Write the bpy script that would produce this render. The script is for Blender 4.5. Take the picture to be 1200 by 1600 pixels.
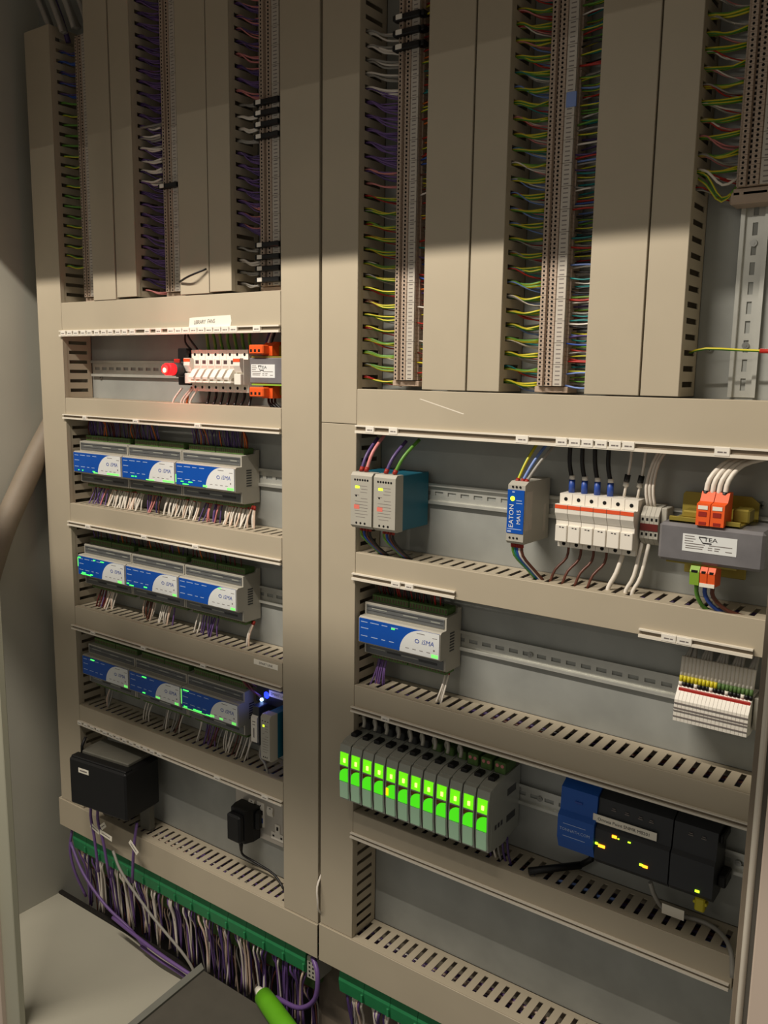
import bpy, bmesh, math, random
from mathutils import Vector, Matrix

random.seed(7)
for o in list(bpy.data.objects):
    bpy.data.objects.remove(o)
SC = bpy.context.scene
COL = SC.collection
# All sizes below are millimetres: x to the right along the back plate, p out of the
# plate towards the room, z up.  V() turns them into Blender metres.
def V(x, p, z):
    return Vector((x / 1000.0, -p / 1000.0, z / 1000.0))

# ------------------------------------------------------------------ camera
cam = bpy.data.cameras.new('camera')
cam.sensor_fit = 'VERTICAL'
cam.sensor_height = 36.0
cam.lens = 36.0 * 1341.435 / 1600.0
cam.clip_start = 0.02
cam_o = bpy.data.objects.new('camera', cam)
COL.objects.link(cam_o)
_r = Vector((0.81324834, 0.58174133, 0.01428838))
_u = Vector((-0.10527061, 0.122926, 0.98681675))
_f = Vector((-0.57231568, 0.80403123, -0.16120963))
_m = Matrix((( _r.x, _u.x, -_f.x), (_r.y, _u.y, -_f.y), (_r.z, _u.z, -_f.z))).to_4x4()
_m.translation = V(1000, 1225, 1500)
cam_o.matrix_world = _m
SC.camera = cam_o

# ------------------------------------------------------------------ light
world = bpy.data.worlds.new('World')
SC.world = world
world.use_nodes = True
world.node_tree.nodes['Background'].inputs[0].default_value = (1.0, 0.93, 0.81, 1)
world.node_tree.nodes['Background'].inputs[1].default_value = 0.19

def tube_light(name, x, p, z, aim, length, power, col):
    l = bpy.data.lights.new(name, 'AREA')
    l.shape = 'RECTANGLE'
    l.size = length
    l.size_y = 0.03
    l.energy = power
    l.color = col
    o = bpy.data.objects.new(name, l)
    COL.objects.link(o)
    o.location = V(x, p, z)
    d = (V(*aim) - o.location).normalized()
    xax = Vector((1, 0, 0))
    yax = (-d).cross(xax).normalized()
    xax = yax.cross(-d)
    mm = Matrix(((xax.x, yax.x, -d.x), (xax.y, yax.y, -d.y), (xax.z, yax.z, -d.z))).to_4x4()
    mm.translation = o.location
    o.matrix_world = mm
tube_light('ceiling_tube_near', -260, 1270, 2800, (-100, 0, 1300), 1.5, 55, (1.0, 0.91, 0.79))
tube_light('ceiling_tube_far', -600, 3900, 2800, (-300, 0, 1700), 1.2, 6, (1.0, 0.92, 0.8))

SC.view_settings.view_transform = 'Standard'
SC.view_settings.look = 'None'
SC.view_settings.gamma = 1.0
SC.view_settings.exposure = 0.0
SC.view_settings.use_curve_mapping = False

# ------------------------------------------------------------------ materials
def lin(c):
    c = c / 255.0
    return c / 12.92 if c <= 0.04045 else ((c + 0.055) / 1.055) ** 2.4
MATS = {}
def mat(name, rgb, rough=0.55, metal=0.0, var=0.0, scale=30.0, bump=0.0, emit=0.0, spec=0.4, coat=0.0):
    m = bpy.data.materials.new(name)
    m.use_nodes = True
    nt = m.node_tree
    b = nt.nodes['Principled BSDF']
    c = tuple(lin(v) for v in rgb) + (1,)
    b.inputs['Base Color'].default_value = c
    b.inputs['Roughness'].default_value = rough
    b.inputs['Metallic'].default_value = metal
    b.inputs['Specular IOR Level'].default_value = spec
    if coat:
        b.inputs['Coat Weight'].default_value = coat
    if emit:
        b.inputs['Emission Color'].default_value = c
        b.inputs['Emission Strength'].default_value = emit
    if var or bump:
        tc = nt.nodes.new('ShaderNodeTexCoord')
        no = nt.nodes.new('ShaderNodeTexNoise')
        no.inputs['Scale'].default_value = scale
        no.inputs['Detail'].default_value = 4
        nt.links.new(tc.outputs['Object'], no.inputs['Vector'])
        if var:
            r = nt.nodes.new('ShaderNodeValToRGB')
            r.color_ramp.elements[0].position = 0.3
            r.color_ramp.elements[1].position = 0.7
            r.color_ramp.elements[0].color = tuple(v * (1 - var) for v in c[:3]) + (1,)
            r.color_ramp.elements[1].color = tuple(min(1, v * (1 + var)) for v in c[:3]) + (1,)
            nt.links.new(no.outputs['Fac'], r.inputs['Fac'])
            nt.links.new(r.outputs['Color'], b.inputs['Base Color'])
        if bump:
            bp = nt.nodes.new('ShaderNodeBump')
            bp.inputs['Strength'].default_value = bump
            bp.inputs['Distance'].default_value = 0.001
            nt.links.new(no.outputs['Fac'], bp.inputs['Height'])
            nt.links.new(bp.outputs['Normal'], b.inputs['Normal'])
    MATS[name] = m
    return m
mat('duct', (176, 165, 144), 0.5, var=0.03, scale=9, spec=0.3)
mat('galv', (160, 162, 157), 0.45, 0.22, var=0.12, scale=11, bump=0.06)
mat('steel', (204, 204, 196), 0.32, 0.55, var=0.05, scale=40)
mat('screw', (170, 170, 165), 0.3, 0.9)
mat('strip', (226, 218, 202), 0.45, var=0.02)
mat('shaded_groove', (120, 108, 92), 0.6)  # duct tone darkened to hold the shade between the carrier lips
mat('white', (232, 226, 214), 0.45)
mat('paper', (238, 232, 216), 0.7, var=0.02)
mat('ink', (45, 40, 42), 0.6)
mat('greyink', (120, 112, 108), 0.6)
mat('paleink', (170, 190, 225), 0.5)
mat('housing', (172, 168, 156), 0.5, var=0.02)
mat('greycover', (96, 98, 98), 0.3, var=0.08, scale=40, spec=0.6)
mat('darkgrey', (62, 63, 64), 0.45, var=0.06)
mat('charcoal', (48, 50, 53), 0.45, var=0.08, scale=20)
mat('black', (16, 16, 17), 0.45, var=0.15)
mat('hole', (8, 7, 6), 0.9)
mat('blue', (8, 78, 172), 0.35, var=0.03)
mat('printwhite', (226, 228, 226), 0.4)
mat('logoblue', (58, 84, 168), 0.5)
mat('teal', (24, 98, 120), 0.4, var=0.06)
mat('pinkprint', (226, 120, 105), 0.5)
mat('greenterm', (82, 112, 58), 0.55, var=0.15, scale=120)
mat('greenconn', (40, 128, 78), 0.5, var=0.06, scale=60)
mat('terminal', (176, 156, 138), 0.55, var=0.05, scale=60)
mat('termdark', (96, 78, 62), 0.6)
mat('marker', (188, 180, 168), 0.5, var=0.05, scale=90)
mat('ferrulered', (150, 38, 26), 0.5)
mat('orange', (232, 92, 34), 0.45, var=0.04)
mat('orangeband', (226, 86, 44), 0.45)
mat('lime', (134, 172, 52), 0.5)
mat('brass', (150, 134, 58), 0.38, 0.35, var=0.1, scale=30)
mat('trafo', (112, 110, 112), 0.38, var=0.14, scale=26, bump=0.2)
mat('bluebox', (30, 84, 168), 0.42, var=0.05)
mat('panelgrey', (170, 166, 150), 0.6, var=0.03, scale=6)
mat('sidewall', (172, 170, 158), 0.6, var=0.04, scale=5)
mat('upright', (172, 170, 150), 0.5, var=0.03, scale=5)
mat('doorpaint', (206, 188, 172), 0.5, var=0.02, scale=5)
mat('gasket', (92, 88, 80), 0.8)
mat('conduit', (128, 116, 100), 0.6, var=0.05)
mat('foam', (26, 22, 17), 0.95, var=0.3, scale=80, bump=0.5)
mat('casegrey', (78, 74, 66), 0.7, var=0.06, scale=30)
mat('caseedge', (112, 112, 104), 0.6, var=0.04)
mat('brightgreen', (96, 168, 26), 0.4, var=0.05)
mat('socketplate', (196, 190, 180), 0.35, 0.4, var=0.04)
mat('usbblue', (40, 80, 170), 0.5)
mat('lidgrey', (104, 102, 92), 0.6, var=0.08, scale=30)
mat('mint', (170, 206, 170), 0.3, emit=0.12)
mat('smoke', (158, 160, 150), 0.3, var=0.03)
WC = {'purple': (108, 80, 138), 'violet': (80, 60, 112), 'white': (226, 218, 206), 'grey': (150, 146, 138), 'yellow': (204, 190, 40),
      'green': (88, 140, 48), 'gngreen': (66, 128, 44), 'red': (170, 40, 30), 'pink': (206, 128, 126), 'blue': (46, 78, 160), 'paleblue': (110, 136, 196),
      'brown': (96, 52, 38), 'blackw': (24, 22, 22), 'orangew': (214, 110, 40), 'tealw': (30, 124, 122), 'darkred': (96, 30, 26), 'cream': (222, 196, 176)}
for k, v in WC.items():
    mat('wire_' + k, v, 0.4, spec=0.45)
mat('led_green', (60, 255, 70), emit=3.2)
mat('led_soft', (120, 240, 110), emit=0.75)
mat('led_yellow', (190, 255, 40), emit=2.6)
mat('led_amber', (255, 150, 30), emit=3.2)
mat('led_blue', (30, 50, 255), emit=3)
mat('led_bluecore', (150, 190, 255), emit=7)
mat('lamp_red', (255, 24, 28), emit=2.4)
mat('lamp_redcore', (255, 190, 110), emit=7)
mat('relay_win', (112, 236, 16), emit=0.9)
mat('relay_low', (78, 232, 24), emit=0.75)
mat('relay_core', (236, 255, 110), emit=2.2)
mat('relay_amber', (255, 190, 0), emit=1.5)
mat('relay_brown', (112, 70, 16), 0.5)

# ------------------------------------------------------------------ mesh builder
class MB:
    def __init__(s):
        s.v = []; s.f = []; s.m = []; s.sm = []
    def add(s, verts, faces, mi=0, smooth=False):
        k = len(s.v)
        s.v += [Vector(v) for v in verts]
        for f in faces:
            s.f.append([i + k for i in f]); s.m.append(mi); s.sm.append(smooth)
        return s
    def box(s, x0, x1, p0, p1, z0, z1, c=0.0, mi=0):
        if c <= 0:
            v = [(x, p, z) for x in (x0, x1) for p in (p0, p1) for z in (z0, z1)]
            f = [(0, 1, 3, 2), (4, 6, 7, 5), (0, 4, 5, 1), (2, 3, 7, 6), (0, 2, 6, 4), (1, 5, 7, 3)]
            return s.add(v, f, mi)
        v = []; idx = {}
        X = (x0, x1); P = (p0, p1); Z = (z0, z1)
        sg = (1, -1)
        for a in (0, 1):
            for b in (0, 1):
                for d in (0, 1):
                    for ax in range(3):
                        q = [X[a] + sg[a] * c, P[b] + sg[b] * c, Z[d] + sg[d] * c]
                        q[ax] = (X[a], P[b], Z[d])[ax]
                        idx[(a, b, d, ax)] = len(v); v.append(q)
        f = []
        for a in (0, 1):
            f.append([idx[(a, b, d, 0)] for b, d in ((0, 0), (0, 1), (1, 1), (1, 0))])
            f.append([idx[(b, a, d, 1)] for b, d in ((0, 0), (0, 1), (1, 1), (1, 0))])
            f.append([idx[(b, d, a, 2)] for b, d in ((0, 0), (0, 1), (1, 1), (1, 0))])
        for a in (0, 1):
            for b in (0, 1):
                f.append([idx[(a, b, 0, 0)], idx[(a, b, 1, 0)], idx[(a, b, 1, 1)], idx[(a, b, 0, 1)]])
                f.append([idx[(a, 0, b, 0)], idx[(a, 1, b, 0)], idx[(a, 1, b, 2)], idx[(a, 0, b, 2)]])
                f.append([idx[(0, a, b, 1)], idx[(1, a, b, 1)], idx[(1, a, b, 2)], idx[(0, a, b, 2)]])
                for d in (0, 1):
                    f.append([idx[(a, b, d, k)] for k in range(3)])
        return s.add(v, f, mi)
    def _ext(s, poly, lo, hi, put, mi, smooth=False):
        n = len(poly)
        v = [put(a, b, lo) for a, b in poly] + [put(a, b, hi) for a, b in poly]
        f = [list(range(n)), list(range(2 * n - 1, n - 1, -1))]
        k = len(s.v)
        s.add(v, f, mi, False)
        for i in range(n):
            j = (i + 1) % n
            s.f.append([k + i, k + j, k + n + j, k + n + i]); s.m.append(mi); s.sm.append(smooth)
        return s
    def ext_x(s, pz, x0, x1, mi=0):
        return s._ext(pz, x0, x1, lambda a, b, t: (t, a, b), mi)
    def ext_z(s, xp, z0, z1, mi=0):
        return s._ext(xp, z0, z1, lambda a, b, t: (a, b, t), mi)
    def ext_p(s, xz, p0, p1, mi=0):
        return s._ext(xz, p0, p1, lambda a, b, t: (a, t, b), mi)
    def cyl_p(s, x, z, r, p0, p1, n=10, mi=0):
        return s._ext([(x + r * math.cos(2 * math.pi * i / n), z + r * math.sin(2 * math.pi * i / n)) for i in range(n)], p0, p1,
                      lambda a, b, t: (a, t, b), mi, True)
    def tube(s, pts, r, n=6, mi=0, r1=None, stripe=None):
        pts = [Vector(q) for q in pts]
        k = len(s.v); m = len(pts)
        up = Vector((0.31, 0.87, 0.38))
        for i, q in enumerate(pts):
            t = (pts[min(i + 1, m - 1)] - pts[max(i - 1, 0)])
            t = t.normalized() if t.length > 1e-6 else Vector((1, 0, 0))
            a = t.cross(up)
            if a.length < 1e-3:
                a = t.cross(Vector((1, 0, 0)))
            a.normalize(); b = t.cross(a)
            rr = r if r1 is None else r + (r1 - r) * i / (m - 1)
            for j in range(n):
                w = 2 * math.pi * j / n
                s.v.append(q + a * (rr * math.cos(w)) + b * (rr * math.sin(w)))
        for i in range(m - 1):
            for j in range(n):
                j2 = (j + 1) % n
                s.f.append([k + i * n + j, k + i * n + j2, k + (i + 1) * n + j2, k + (i + 1) * n + j])
                s.m.append(stripe if (stripe is not None and j in (0, 3)) else mi); s.sm.append(True)
        s.f.append([k + j for j in range(n)][::-1]); s.m.append(mi); s.sm.append(False)
        s.f.append([k + (m - 1) * n + j for j in range(n)]); s.m.append(mi); s.sm.append(False)
        return s
    def rot_z(s, deg, cx, cp):
        a = math.radians(deg); ca, sa = math.cos(a), math.sin(a)
        for v in s.v:
            dx, dp = v.x - cx, v.y - cp
            v.x = cx + dx * ca - dp * sa; v.y = cp + dx * sa + dp * ca
        return s
    def mesh(s, name, mats, org=(0, 0, 0)):
        me = bpy.data.meshes.new(name)
        o = Vector(org)
        me.from_pydata([V(*(q - o)) for q in s.v], [], s.f)
        for mn in ([mats] if isinstance(mats, str) else mats):
            me.materials.append(MATS[mn])
        me.polygons.foreach_set('material_index', s.m)
        me.polygons.foreach_set('use_smooth', s.sm)
        bm = bmesh.new(); bm.from_mesh(me)
        bmesh.ops.recalc_face_normals(bm, faces=bm.faces)
        bm.to_mesh(me); bm.free()
        return me
    def centre(s):
        xs = [q.x for q in s.v]; ps = [q.y for q in s.v]; zs = [q.z for q in s.v]
        return ((min(xs) + max(xs)) / 2, (min(ps) + max(ps)) / 2, min(zs))

ORG = {}
TINY = {'print', 'ridge', 'screw_holes', 'wire_holes', 'status_lights', 'slot_row', 'vent', 'wire_entry', 'wire_hole', 'lettering', 'logo', 'mark', 'pin_hole', 'cross_slot'}
def link(name, me, parent=None):
    o = bpy.data.objects.new(name, me)
    COL.objects.link(o)
    if parent is not None:
        o.parent = parent
    return o
def origin_of(o):
    return ORG[o.name]
def tag(o, label, cat=None, group=None, kind=None):
    o['label'] = label
    if cat: o['category'] = cat
    if group: o['group'] = group
    if kind: o['kind'] = kind
    return o
def thing(name, at, label, cat, group=None):
    o = bpy.data.objects.new(name, None)
    COL.objects.link(o)
    o.empty_display_size = 0.01
    o.location = V(*at)
    ORG[o.name] = Vector(at)
    return tag(o, label, cat, group)
def part(name, mb, mats, parent, label=None):
    org = origin_of(parent)
    o = link(name, mb.mesh(name, mats, org), parent)
    ORG[o.name] = org
    if label: o['label'] = label
    if name in TINY: o['kind'] = 'stuff'
    return o
def solo(name, mb, mats, label, cat, group=None):
    c = mb.centre()
    o = link(name, mb.mesh(name, mats, c))
    o.location = V(*c)
    ORG[o.name] = Vector(c)
    return tag(o, label, cat, group)
def struct(name, mb, mats, parent=None, label=None):
    if parent is not None:
        return part(name, mb, mats, parent, label)
    c = mb.centre()
    o = link(name, mb.mesh(name, mats, c))
    o.location = V(*c); ORG[o.name] = Vector(c)
    o['kind'] = 'structure'
    if label: o['label'] = label
    return o
def copy_tree(root, dx=0, dp=0, dz=0, label=None):
    def cp(o, par):
        n = o.copy(); COL.objects.link(n); n.parent = par
        ORG[n.name] = ORG[o.name] + Vector((dx, dp, dz))
        for ch in list(o.children):
            cp(ch, n)
        return n
    n = cp(root, None)
    n.location = root.location + V(dx, dp, dz)
    if label: n['label'] = label
    return n
_fc = {}
def text_mb(body, size, x, p, z, rot=0.0, shear=0.0, depth=0.25, sx=1.0, align='CENTER'):
    key = (body, shear, align)
    if key not in _fc:
        cu = bpy.data.curves.new('lettering', 'FONT')
        cu.body = body; cu.size = 1.0; cu.shear = shear
        cu.align_x = align; cu.align_y = 'CENTER'; cu.resolution_u = 2
        ob = bpy.data.objects.new('lettering_source', cu)
        me = bpy.data.meshes.new_from_object(ob)
        _fc[key] = ([v.co.copy() for v in me.vertices], [list(q.vertices) for q in me.polygons])
        bpy.data.objects.remove(ob); bpy.data.curves.remove(cu); bpy.data.meshes.remove(me)
    vs, fs = _fc[key]
    a = math.radians(rot); ca, sa = math.cos(a), math.sin(a)
    mb = MB()
    mb.add([(x + (v.x * sx * ca - v.y * sa) * size, p, z + (v.x * sx * sa + v.y * ca) * size) for v in vs], fs)
    return mb
def spline(ctrl, n=8):
    c = [Vector(q) for q in ctrl]
    c = [c[0] * 2 - c[1]] + c + [c[-1] * 2 - c[-2]]
    segs = len(c) - 3
    out = []
    per = max(2, n // segs)
    for s in range(segs):
        p0, p1, p2, p3 = c[s:s + 4]
        for i in range(per + (1 if s == segs - 1 else 0)):
            t = i / per
            out.append(0.5 * ((2 * p1) + (p2 - p0) * t + (2 * p0 - 5 * p1 + 4 * p2 - p3) * t * t + (3 * p1 - p0 - 3 * p2 + p3) * t ** 3))
    return out
def wire_mb(mb, mats, ctrl, r, colour, n, sides, ferrule):
    def mi(m):
        if m not in mats: mats.append(m)
        return mats.index(m)
    pts = spline(ctrl, n)
    if colour in ('gnye', 'gngn'):
        c = ('wire_yellow', 'wire_gngreen') if colour == 'gnye' else ('wire_green', 'wire_yellow')
        mb.tube(pts, r, sides, mi(c[0]), stripe=mi(c[1]))
    else:
        mb.tube(pts, r, sides, mi('wire_' + colour))
    if ferrule:
        d = (pts[-1] - pts[-2]).normalized()
        mb.tube([pts[-1] - d * 7, pts[-1] + d * 1.0], r * 1.35, sides, mi(ferrule))
BUNDLE = None
class bundle:
    """wires too fine or too many to pick apart: one object of kind stuff"""
    def __init__(s, name, label):
        s.name, s.label = name, label
    def __enter__(s):
        global BUNDLE
        s.mb, s.mats = MB(), []
        BUNDLE = s
    def __exit__(s, *a):
        global BUNDLE
        BUNDLE = None
        o = solo(s.name, s.mb, s.mats, s.label, 'wires')
        o['kind'] = 'stuff'
def wire(ctrl, r, colour, label, group=None, name='wire', n=8, sides=6, ferrule=None):
    if BUNDLE is not None:
        return wire_mb(BUNDLE.mb, BUNDLE.mats, ctrl, r, colour, n, sides, ferrule)
    mb, mats = MB(), []
    wire_mb(mb, mats, ctrl, r, colour, n, sides, ferrule)
    return solo(name, mb, mats, label, 'wire', group)
_O1 = ['', 'first', 'second', 'third', 'fourth', 'fifth', 'sixth', 'seventh', 'eighth', 'ninth', 'tenth', 'eleventh', 'twelfth', 'thirteenth', 'fourteenth', 'fifteenth',
       'sixteenth', 'seventeenth', 'eighteenth', 'nineteenth']
def nth(n):
    if n < 20: return _O1[n]
    t = ('twenty', 'thirty', 'forty', 'fifty')[n // 10 - 2]
    return t + '-' + _O1[n % 10] if n % 10 else ('twentieth', 'thirtieth', 'fortieth', 'fiftieth')[n // 10 - 2]
R = random.uniform
ORD = ['leftmost', 'second from left', 'third from left', 'fourth from left', 'fifth from left', 'sixth from left', 'seventh from left', 'eighth from left',
       'ninth from left', 'tenth from left', 'eleventh from left', 'twelfth from left', 'thirteenth from left', 'fourteenth from left', 'rightmost']

# ------------------------------------------------------------------ the setting
wb = struct('wall_back', MB().box(-835, 860, -4, 0, 312, 2460), 'galv', label='galvanised mounting plate behind the ducts and devices')
struct('wall_left', MB().box(-839, -835, -64, 368, -64, 2460), 'sidewall')
struct('wall_right', MB().box(837, 841, -64, 225, -64, 2460), 'sidewall')
struct('floor', MB().box(-835, -130, 60, 368, 166, 170, 0.8), 'panelgrey', label='beige cabinet floor plate with a cable opening behind it')
t1 = struct('trim_1', MB().box(-536, -486, 370, 384, -200, 2460, 1.5), 'upright')
part('edge_strip', MB().box(-550, -534, 377, 394, -200, 2460, 1.5), 'doorpaint', t1)
mb = MB().box(815, 822, 200, 246, -200, 2460, 1)
t2 = struct('trim_2', mb, 'conduit')
part('rolled_edge', MB().tube([(824.8, 246, -200), (824.8, 246, 2460)], 4.0, 12), 'strip', t2)
part('gasket', MB().box(827, 842, 225, 247, -200, 2460, 1), 'gasket', t2)
struct('door_1', MB().box(840, 1450, 258, 278, -200, 2460, 2).rot_z(4, 840, 258), 'doorpaint')
struct('trim_3', MB().box(-1700, 1900, 440, 470, 2051, 2560, 1), 'doorpaint', label='lintel over the cupboard opening')
struct('wall_rear', MB().box(-20, 860, -6, -2, -60, 312), 'conduit', label='brown rear panel under the lowest right duct')
struct('wall_lower', MB().box(-835, 860, -60, -56, -60, 312).box(-835, 860, -60, 190, -64, -60), 'foam', label='dark panel coloured as the shade inside the cable opening')  # foam colour on a panel stands in for the dark of the opening
struct('shade_pipe', MB().tube([(-1700, 971, 2305), (1900, 971, 2305)], 25, 24), 'strip', label='added pipe out of view, shading the middle rows')  # unseen pipe added to cast the dark band across the middle rows
# plate screws
for i, (x, z, lb) in enumerate([(669, 1537, 'screw in bare plate left of the empty upright rail'), (752, 1330, 'screw in plate right of the large transformer'),
                                (-660, 1478, 'small screw in plate of the breaker compartment')]):
    m_ = MB().cyl_p(x, z, 5.5, 0, 1.2, 14).cyl_p(x, z, 4, 1.2, 3.4, 12)
    s_ = solo('plate_screw', m_, 'screw', lb, 'screw', 'screws in the mounting plate')
    part('cross_slot', MB().box(x - 2.4, x + 2.4, 3.2, 3.6, z - .5, z + .5).box(x - .5, x + .5, 3.2, 3.6, z - 2.4, z + 2.4), 'hole', s_)

# ------------------------------------------------------------------ slotted ducts
PITCH = 20.8
def slots(a0, a1, w=7.5, first=12.0):
    out = []; t = a0 + first
    while t + w < a1 - 3:
        out.append((t, t + w)); t += PITCH
    return out
def fingers(mb, put, a0, a1, pa=13, pb=59, ptop=73):
    put(a0, a1, 0, pa); put(a0, a1, pb, ptop)
    prev = a0
    for s0, s1 in slots(a0, a1):
        put(prev, s0, pa, pb); prev = s1
    put(prev, a1, pa, pb)
def duct_v(x0, x1, z0, z1, label, pf=75.0):
    t = thing('cable_duct', ((x0 + x1) / 2, 0, z0), label, 'cable duct', 'slotted cable ducts')
    part('back_channel', MB().box(x0 + 1, x1 - 1, 0.2, 2, z0, z1), 'duct', t)
    for xa in (x0 + 1, x1 - 2.6):
        mb = MB()
        fingers(mb, lambda a, b, p, q: mb.box(xa, xa + 1.6, p, q, a, b), z0, z1, ptop=pf - 2)
        part('slotted_side', mb, 'duct', t)
    part('cover', MB().box(x0, x1, pf - 2, pf, z0, z1, 0.7).box(x0, x0 + 1.0, pf - 10, pf - 2, z0, z1).box(x1 - 1.0, x1, pf - 10, pf - 2, z0, z1), 'duct', t)
    return t
def duct_h(x0, x1, z0, z1, label, pf=75.0, tilt=0):
    t = thing('cable_duct', ((x0 + x1) / 2, 0, z0), label, 'cable duct', 'slotted cable ducts')
    part('back_channel', MB().box(x0, x1, 0.2, 2, z0 + 1, z1 - 1), 'duct', t)
    for za in (z0 + 1, z1 - 2.6):
        mb = MB()
        fingers(mb, lambda a, b, p, q: mb.box(a, b, p, q, za, za + 1.6), x0, x1, ptop=pf - 2)
        part('slotted_side', mb, 'duct', t)
    part('cover', MB().box(x0, x1, pf - 2, pf, z0, z1, 0.7).box(x0, x1, pf - 10, pf - 2, z0, z0 + 1).box(x0, x1, pf - 10, pf - 2, z1 - 1, z1 + .2), 'duct', t)
    return t
TOP = 2440
duct_v(-779, -691, 456, 2202, 'tall upright duct against the left side wall of the cabinet')
duct_v(-573, -500, 1638.5, TOP, 'wider upright duct right of the far-left terminal strip', 76.5)
duct_v(-497, -436, 1642, TOP, 'narrow upright duct left of the terminal strip with white and purple wires')
duct_v(-306, -227, 1640, TOP, 'wide upright duct with a black cable tie sticking out at its foot')
duct_v(-225, -168, 1642, TOP, 'narrow upright duct left of the strip with black fuse levers and white tags')
duct_v(-47, 40, 456, TOP, 'tall upright duct in the middle, left of the dark vertical gap')
duct_v(46, 122, 1412.5, TOP, 'upper upright duct right of the middle gap, ending at a horizontal seam')
duct_v(46, 122, 461, 1411.5, 'lower upright duct right of the middle gap beside the two power supplies')
duct_v(251, 330, 1473, TOP, 'wide upright duct right of the first terminal strip in the right half')
duct_v(333, 388, 1473, TOP, 'narrow upright duct left of the strip with yellow earth wires')
duct_v(522, 599.5, 1473, TOP, 'wide upright duct right of the strip with yellow earth wires')
duct_v(602, 653, 1473, TOP, 'narrow upright duct left of the bare upright rail')
DH = {}
DH['T1L'] = duct_h(-690, -48, 1570, 1638, 'horizontal duct with a handwritten tape label above the breakers')
DH['T2L'] = duct_h(-690, -48, 1386, 1433, 'horizontal duct directly below the row of breakers')
DH['T3L'] = duct_h(-690, -48, 1147, 1197, 'horizontal duct below the topmost row of three blue controllers')
DH['T4L'] = duct_h(-690, -48, 903, 957, 'horizontal duct with a small SMART LINK tag on its right end')
DH['T5L'] = duct_h(-690, -48, 670, 718, 'horizontal duct above the black box and the mains socket')
DH['T6L'] = duct_h(-787, 41, 384, 455, 'lowest left duct, above the long row of green plug blocks', 78)
DH['T1R'] = duct_h(122.5, 860, 1405, 1471, 'tall horizontal duct with a pale scratch above the two power supplies')
DH['T2R'] = duct_h(122.5, 785, 1143, 1193, 'horizontal duct below the power supplies and the large transformer')
DH['T3R'] = duct_h(122.5, 785, 905, 954, 'horizontal duct above the row of glowing green relays')
DH['T4R'] = duct_h(122.5, 781, 664, 714, 'horizontal duct below the glowing green relays and the dark controller')
DH['T5R'] = duct_h(45, 815, 384, 460, 'lowest right duct under the empty compartment', 78)
part('scratch', MB().ext_p([(247, 1458), (250, 1458.6), (330, 1438.2), (328, 1437)], 74.9, 75.15), 'strip', DH['T1R'])

# label carriers clipped to the lower edge of the covers
def carrier(x0, x1, z0, tags, label, pf=75.0, h=10.0):
    t = thing('label_carrier', ((x0 + x1) / 2, pf, z0), label, 'label strip', 'label carriers under the duct covers')
    part('channel', MB().box(x0, x1, pf + .1, pf + 1.2, z0 + h * .2, z0 + h * .82, 0, 1).box(x0, x1, pf + .1, pf + 5, z0 + h * .80, z0 + h).box(x0, x1, pf + .1, pf + 5.4, z0, z0 + h * .32), ['strip', 'shaded_groove'], t)
    for x, w in tags:
        g = part('label_tag', MB().box(x - w / 2, x + w / 2, pf + 1.4, pf + 6, z0 + h * .12, z0 + h * .94, .3), 'white', t)
        k = w * .6
        part('print', MB().box(x - k / 2, x + k * .1, pf + 5.9, pf + 6.12, z0 + h * .4, z0 + h * .55).box(x + k * .18, x + k / 2, pf + 5.9, pf + 6.12, z0 + h * .4, z0 + h * .55), 'greyink', g)
    return t
tg = []
x = -680
while x < -432:
    tg.append((x, 17)); x += 24.5 + R(-3, 3)
x = -330
while x < -150:
    tg.append((x, 19)); x += 21.3
tg += [(-366, 17), (-400, 16), (-101, 18)]
carrier(-696, -48, 1566, tg, 'label strip packed with white tags above the breakers', h=13)
carrier(-697, -48, 1387, [(-616, 13), (-445, 17), (-260, 17)], 'label strip with three tags directly below the breakers')
carrier(-697, -48, 1146, [(-621, 17), (-430, 17), (-274, 17)], 'label strip with three tags above the second row of blue controllers')
carrier(-700, -48, 902, [(-619, 15), (-444, 15), (-259, 15)], 'label strip with three tags above the lowest row of blue controllers')
tg = [(-684 + i * 23.5, 15) for i in range(13)] + [(-224, 17), (-91, 17)]
carrier(-692, -48, 670, tg, 'label strip with many small tags above the black box')
c1 = carrier(122.5, 850, 1398, [(154, 17), (201, 17), (432, 20), (494, 17), (514, 17), (533, 17), (553, 17), (573, 17), (592, 17), (715, 19)], 'long label strip above the power supplies and the fuse holders', h=13.5)
carrier(118, 324, 1145, [(211, 18), (238, 16)], 'short label strip above the single controller in the right half', h=12)
carrier(622, 772, 1141, [(664, 20), (685, 20)], 'short label strip above the bundle of grey cables at the right', h=12)
carrier(118, 784, 905, [(194, 17)], 'label strip with one tag above the glowing green relays')
carrier(119, 778, 664, [], 'empty label strip above the bare lower compartment')

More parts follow.
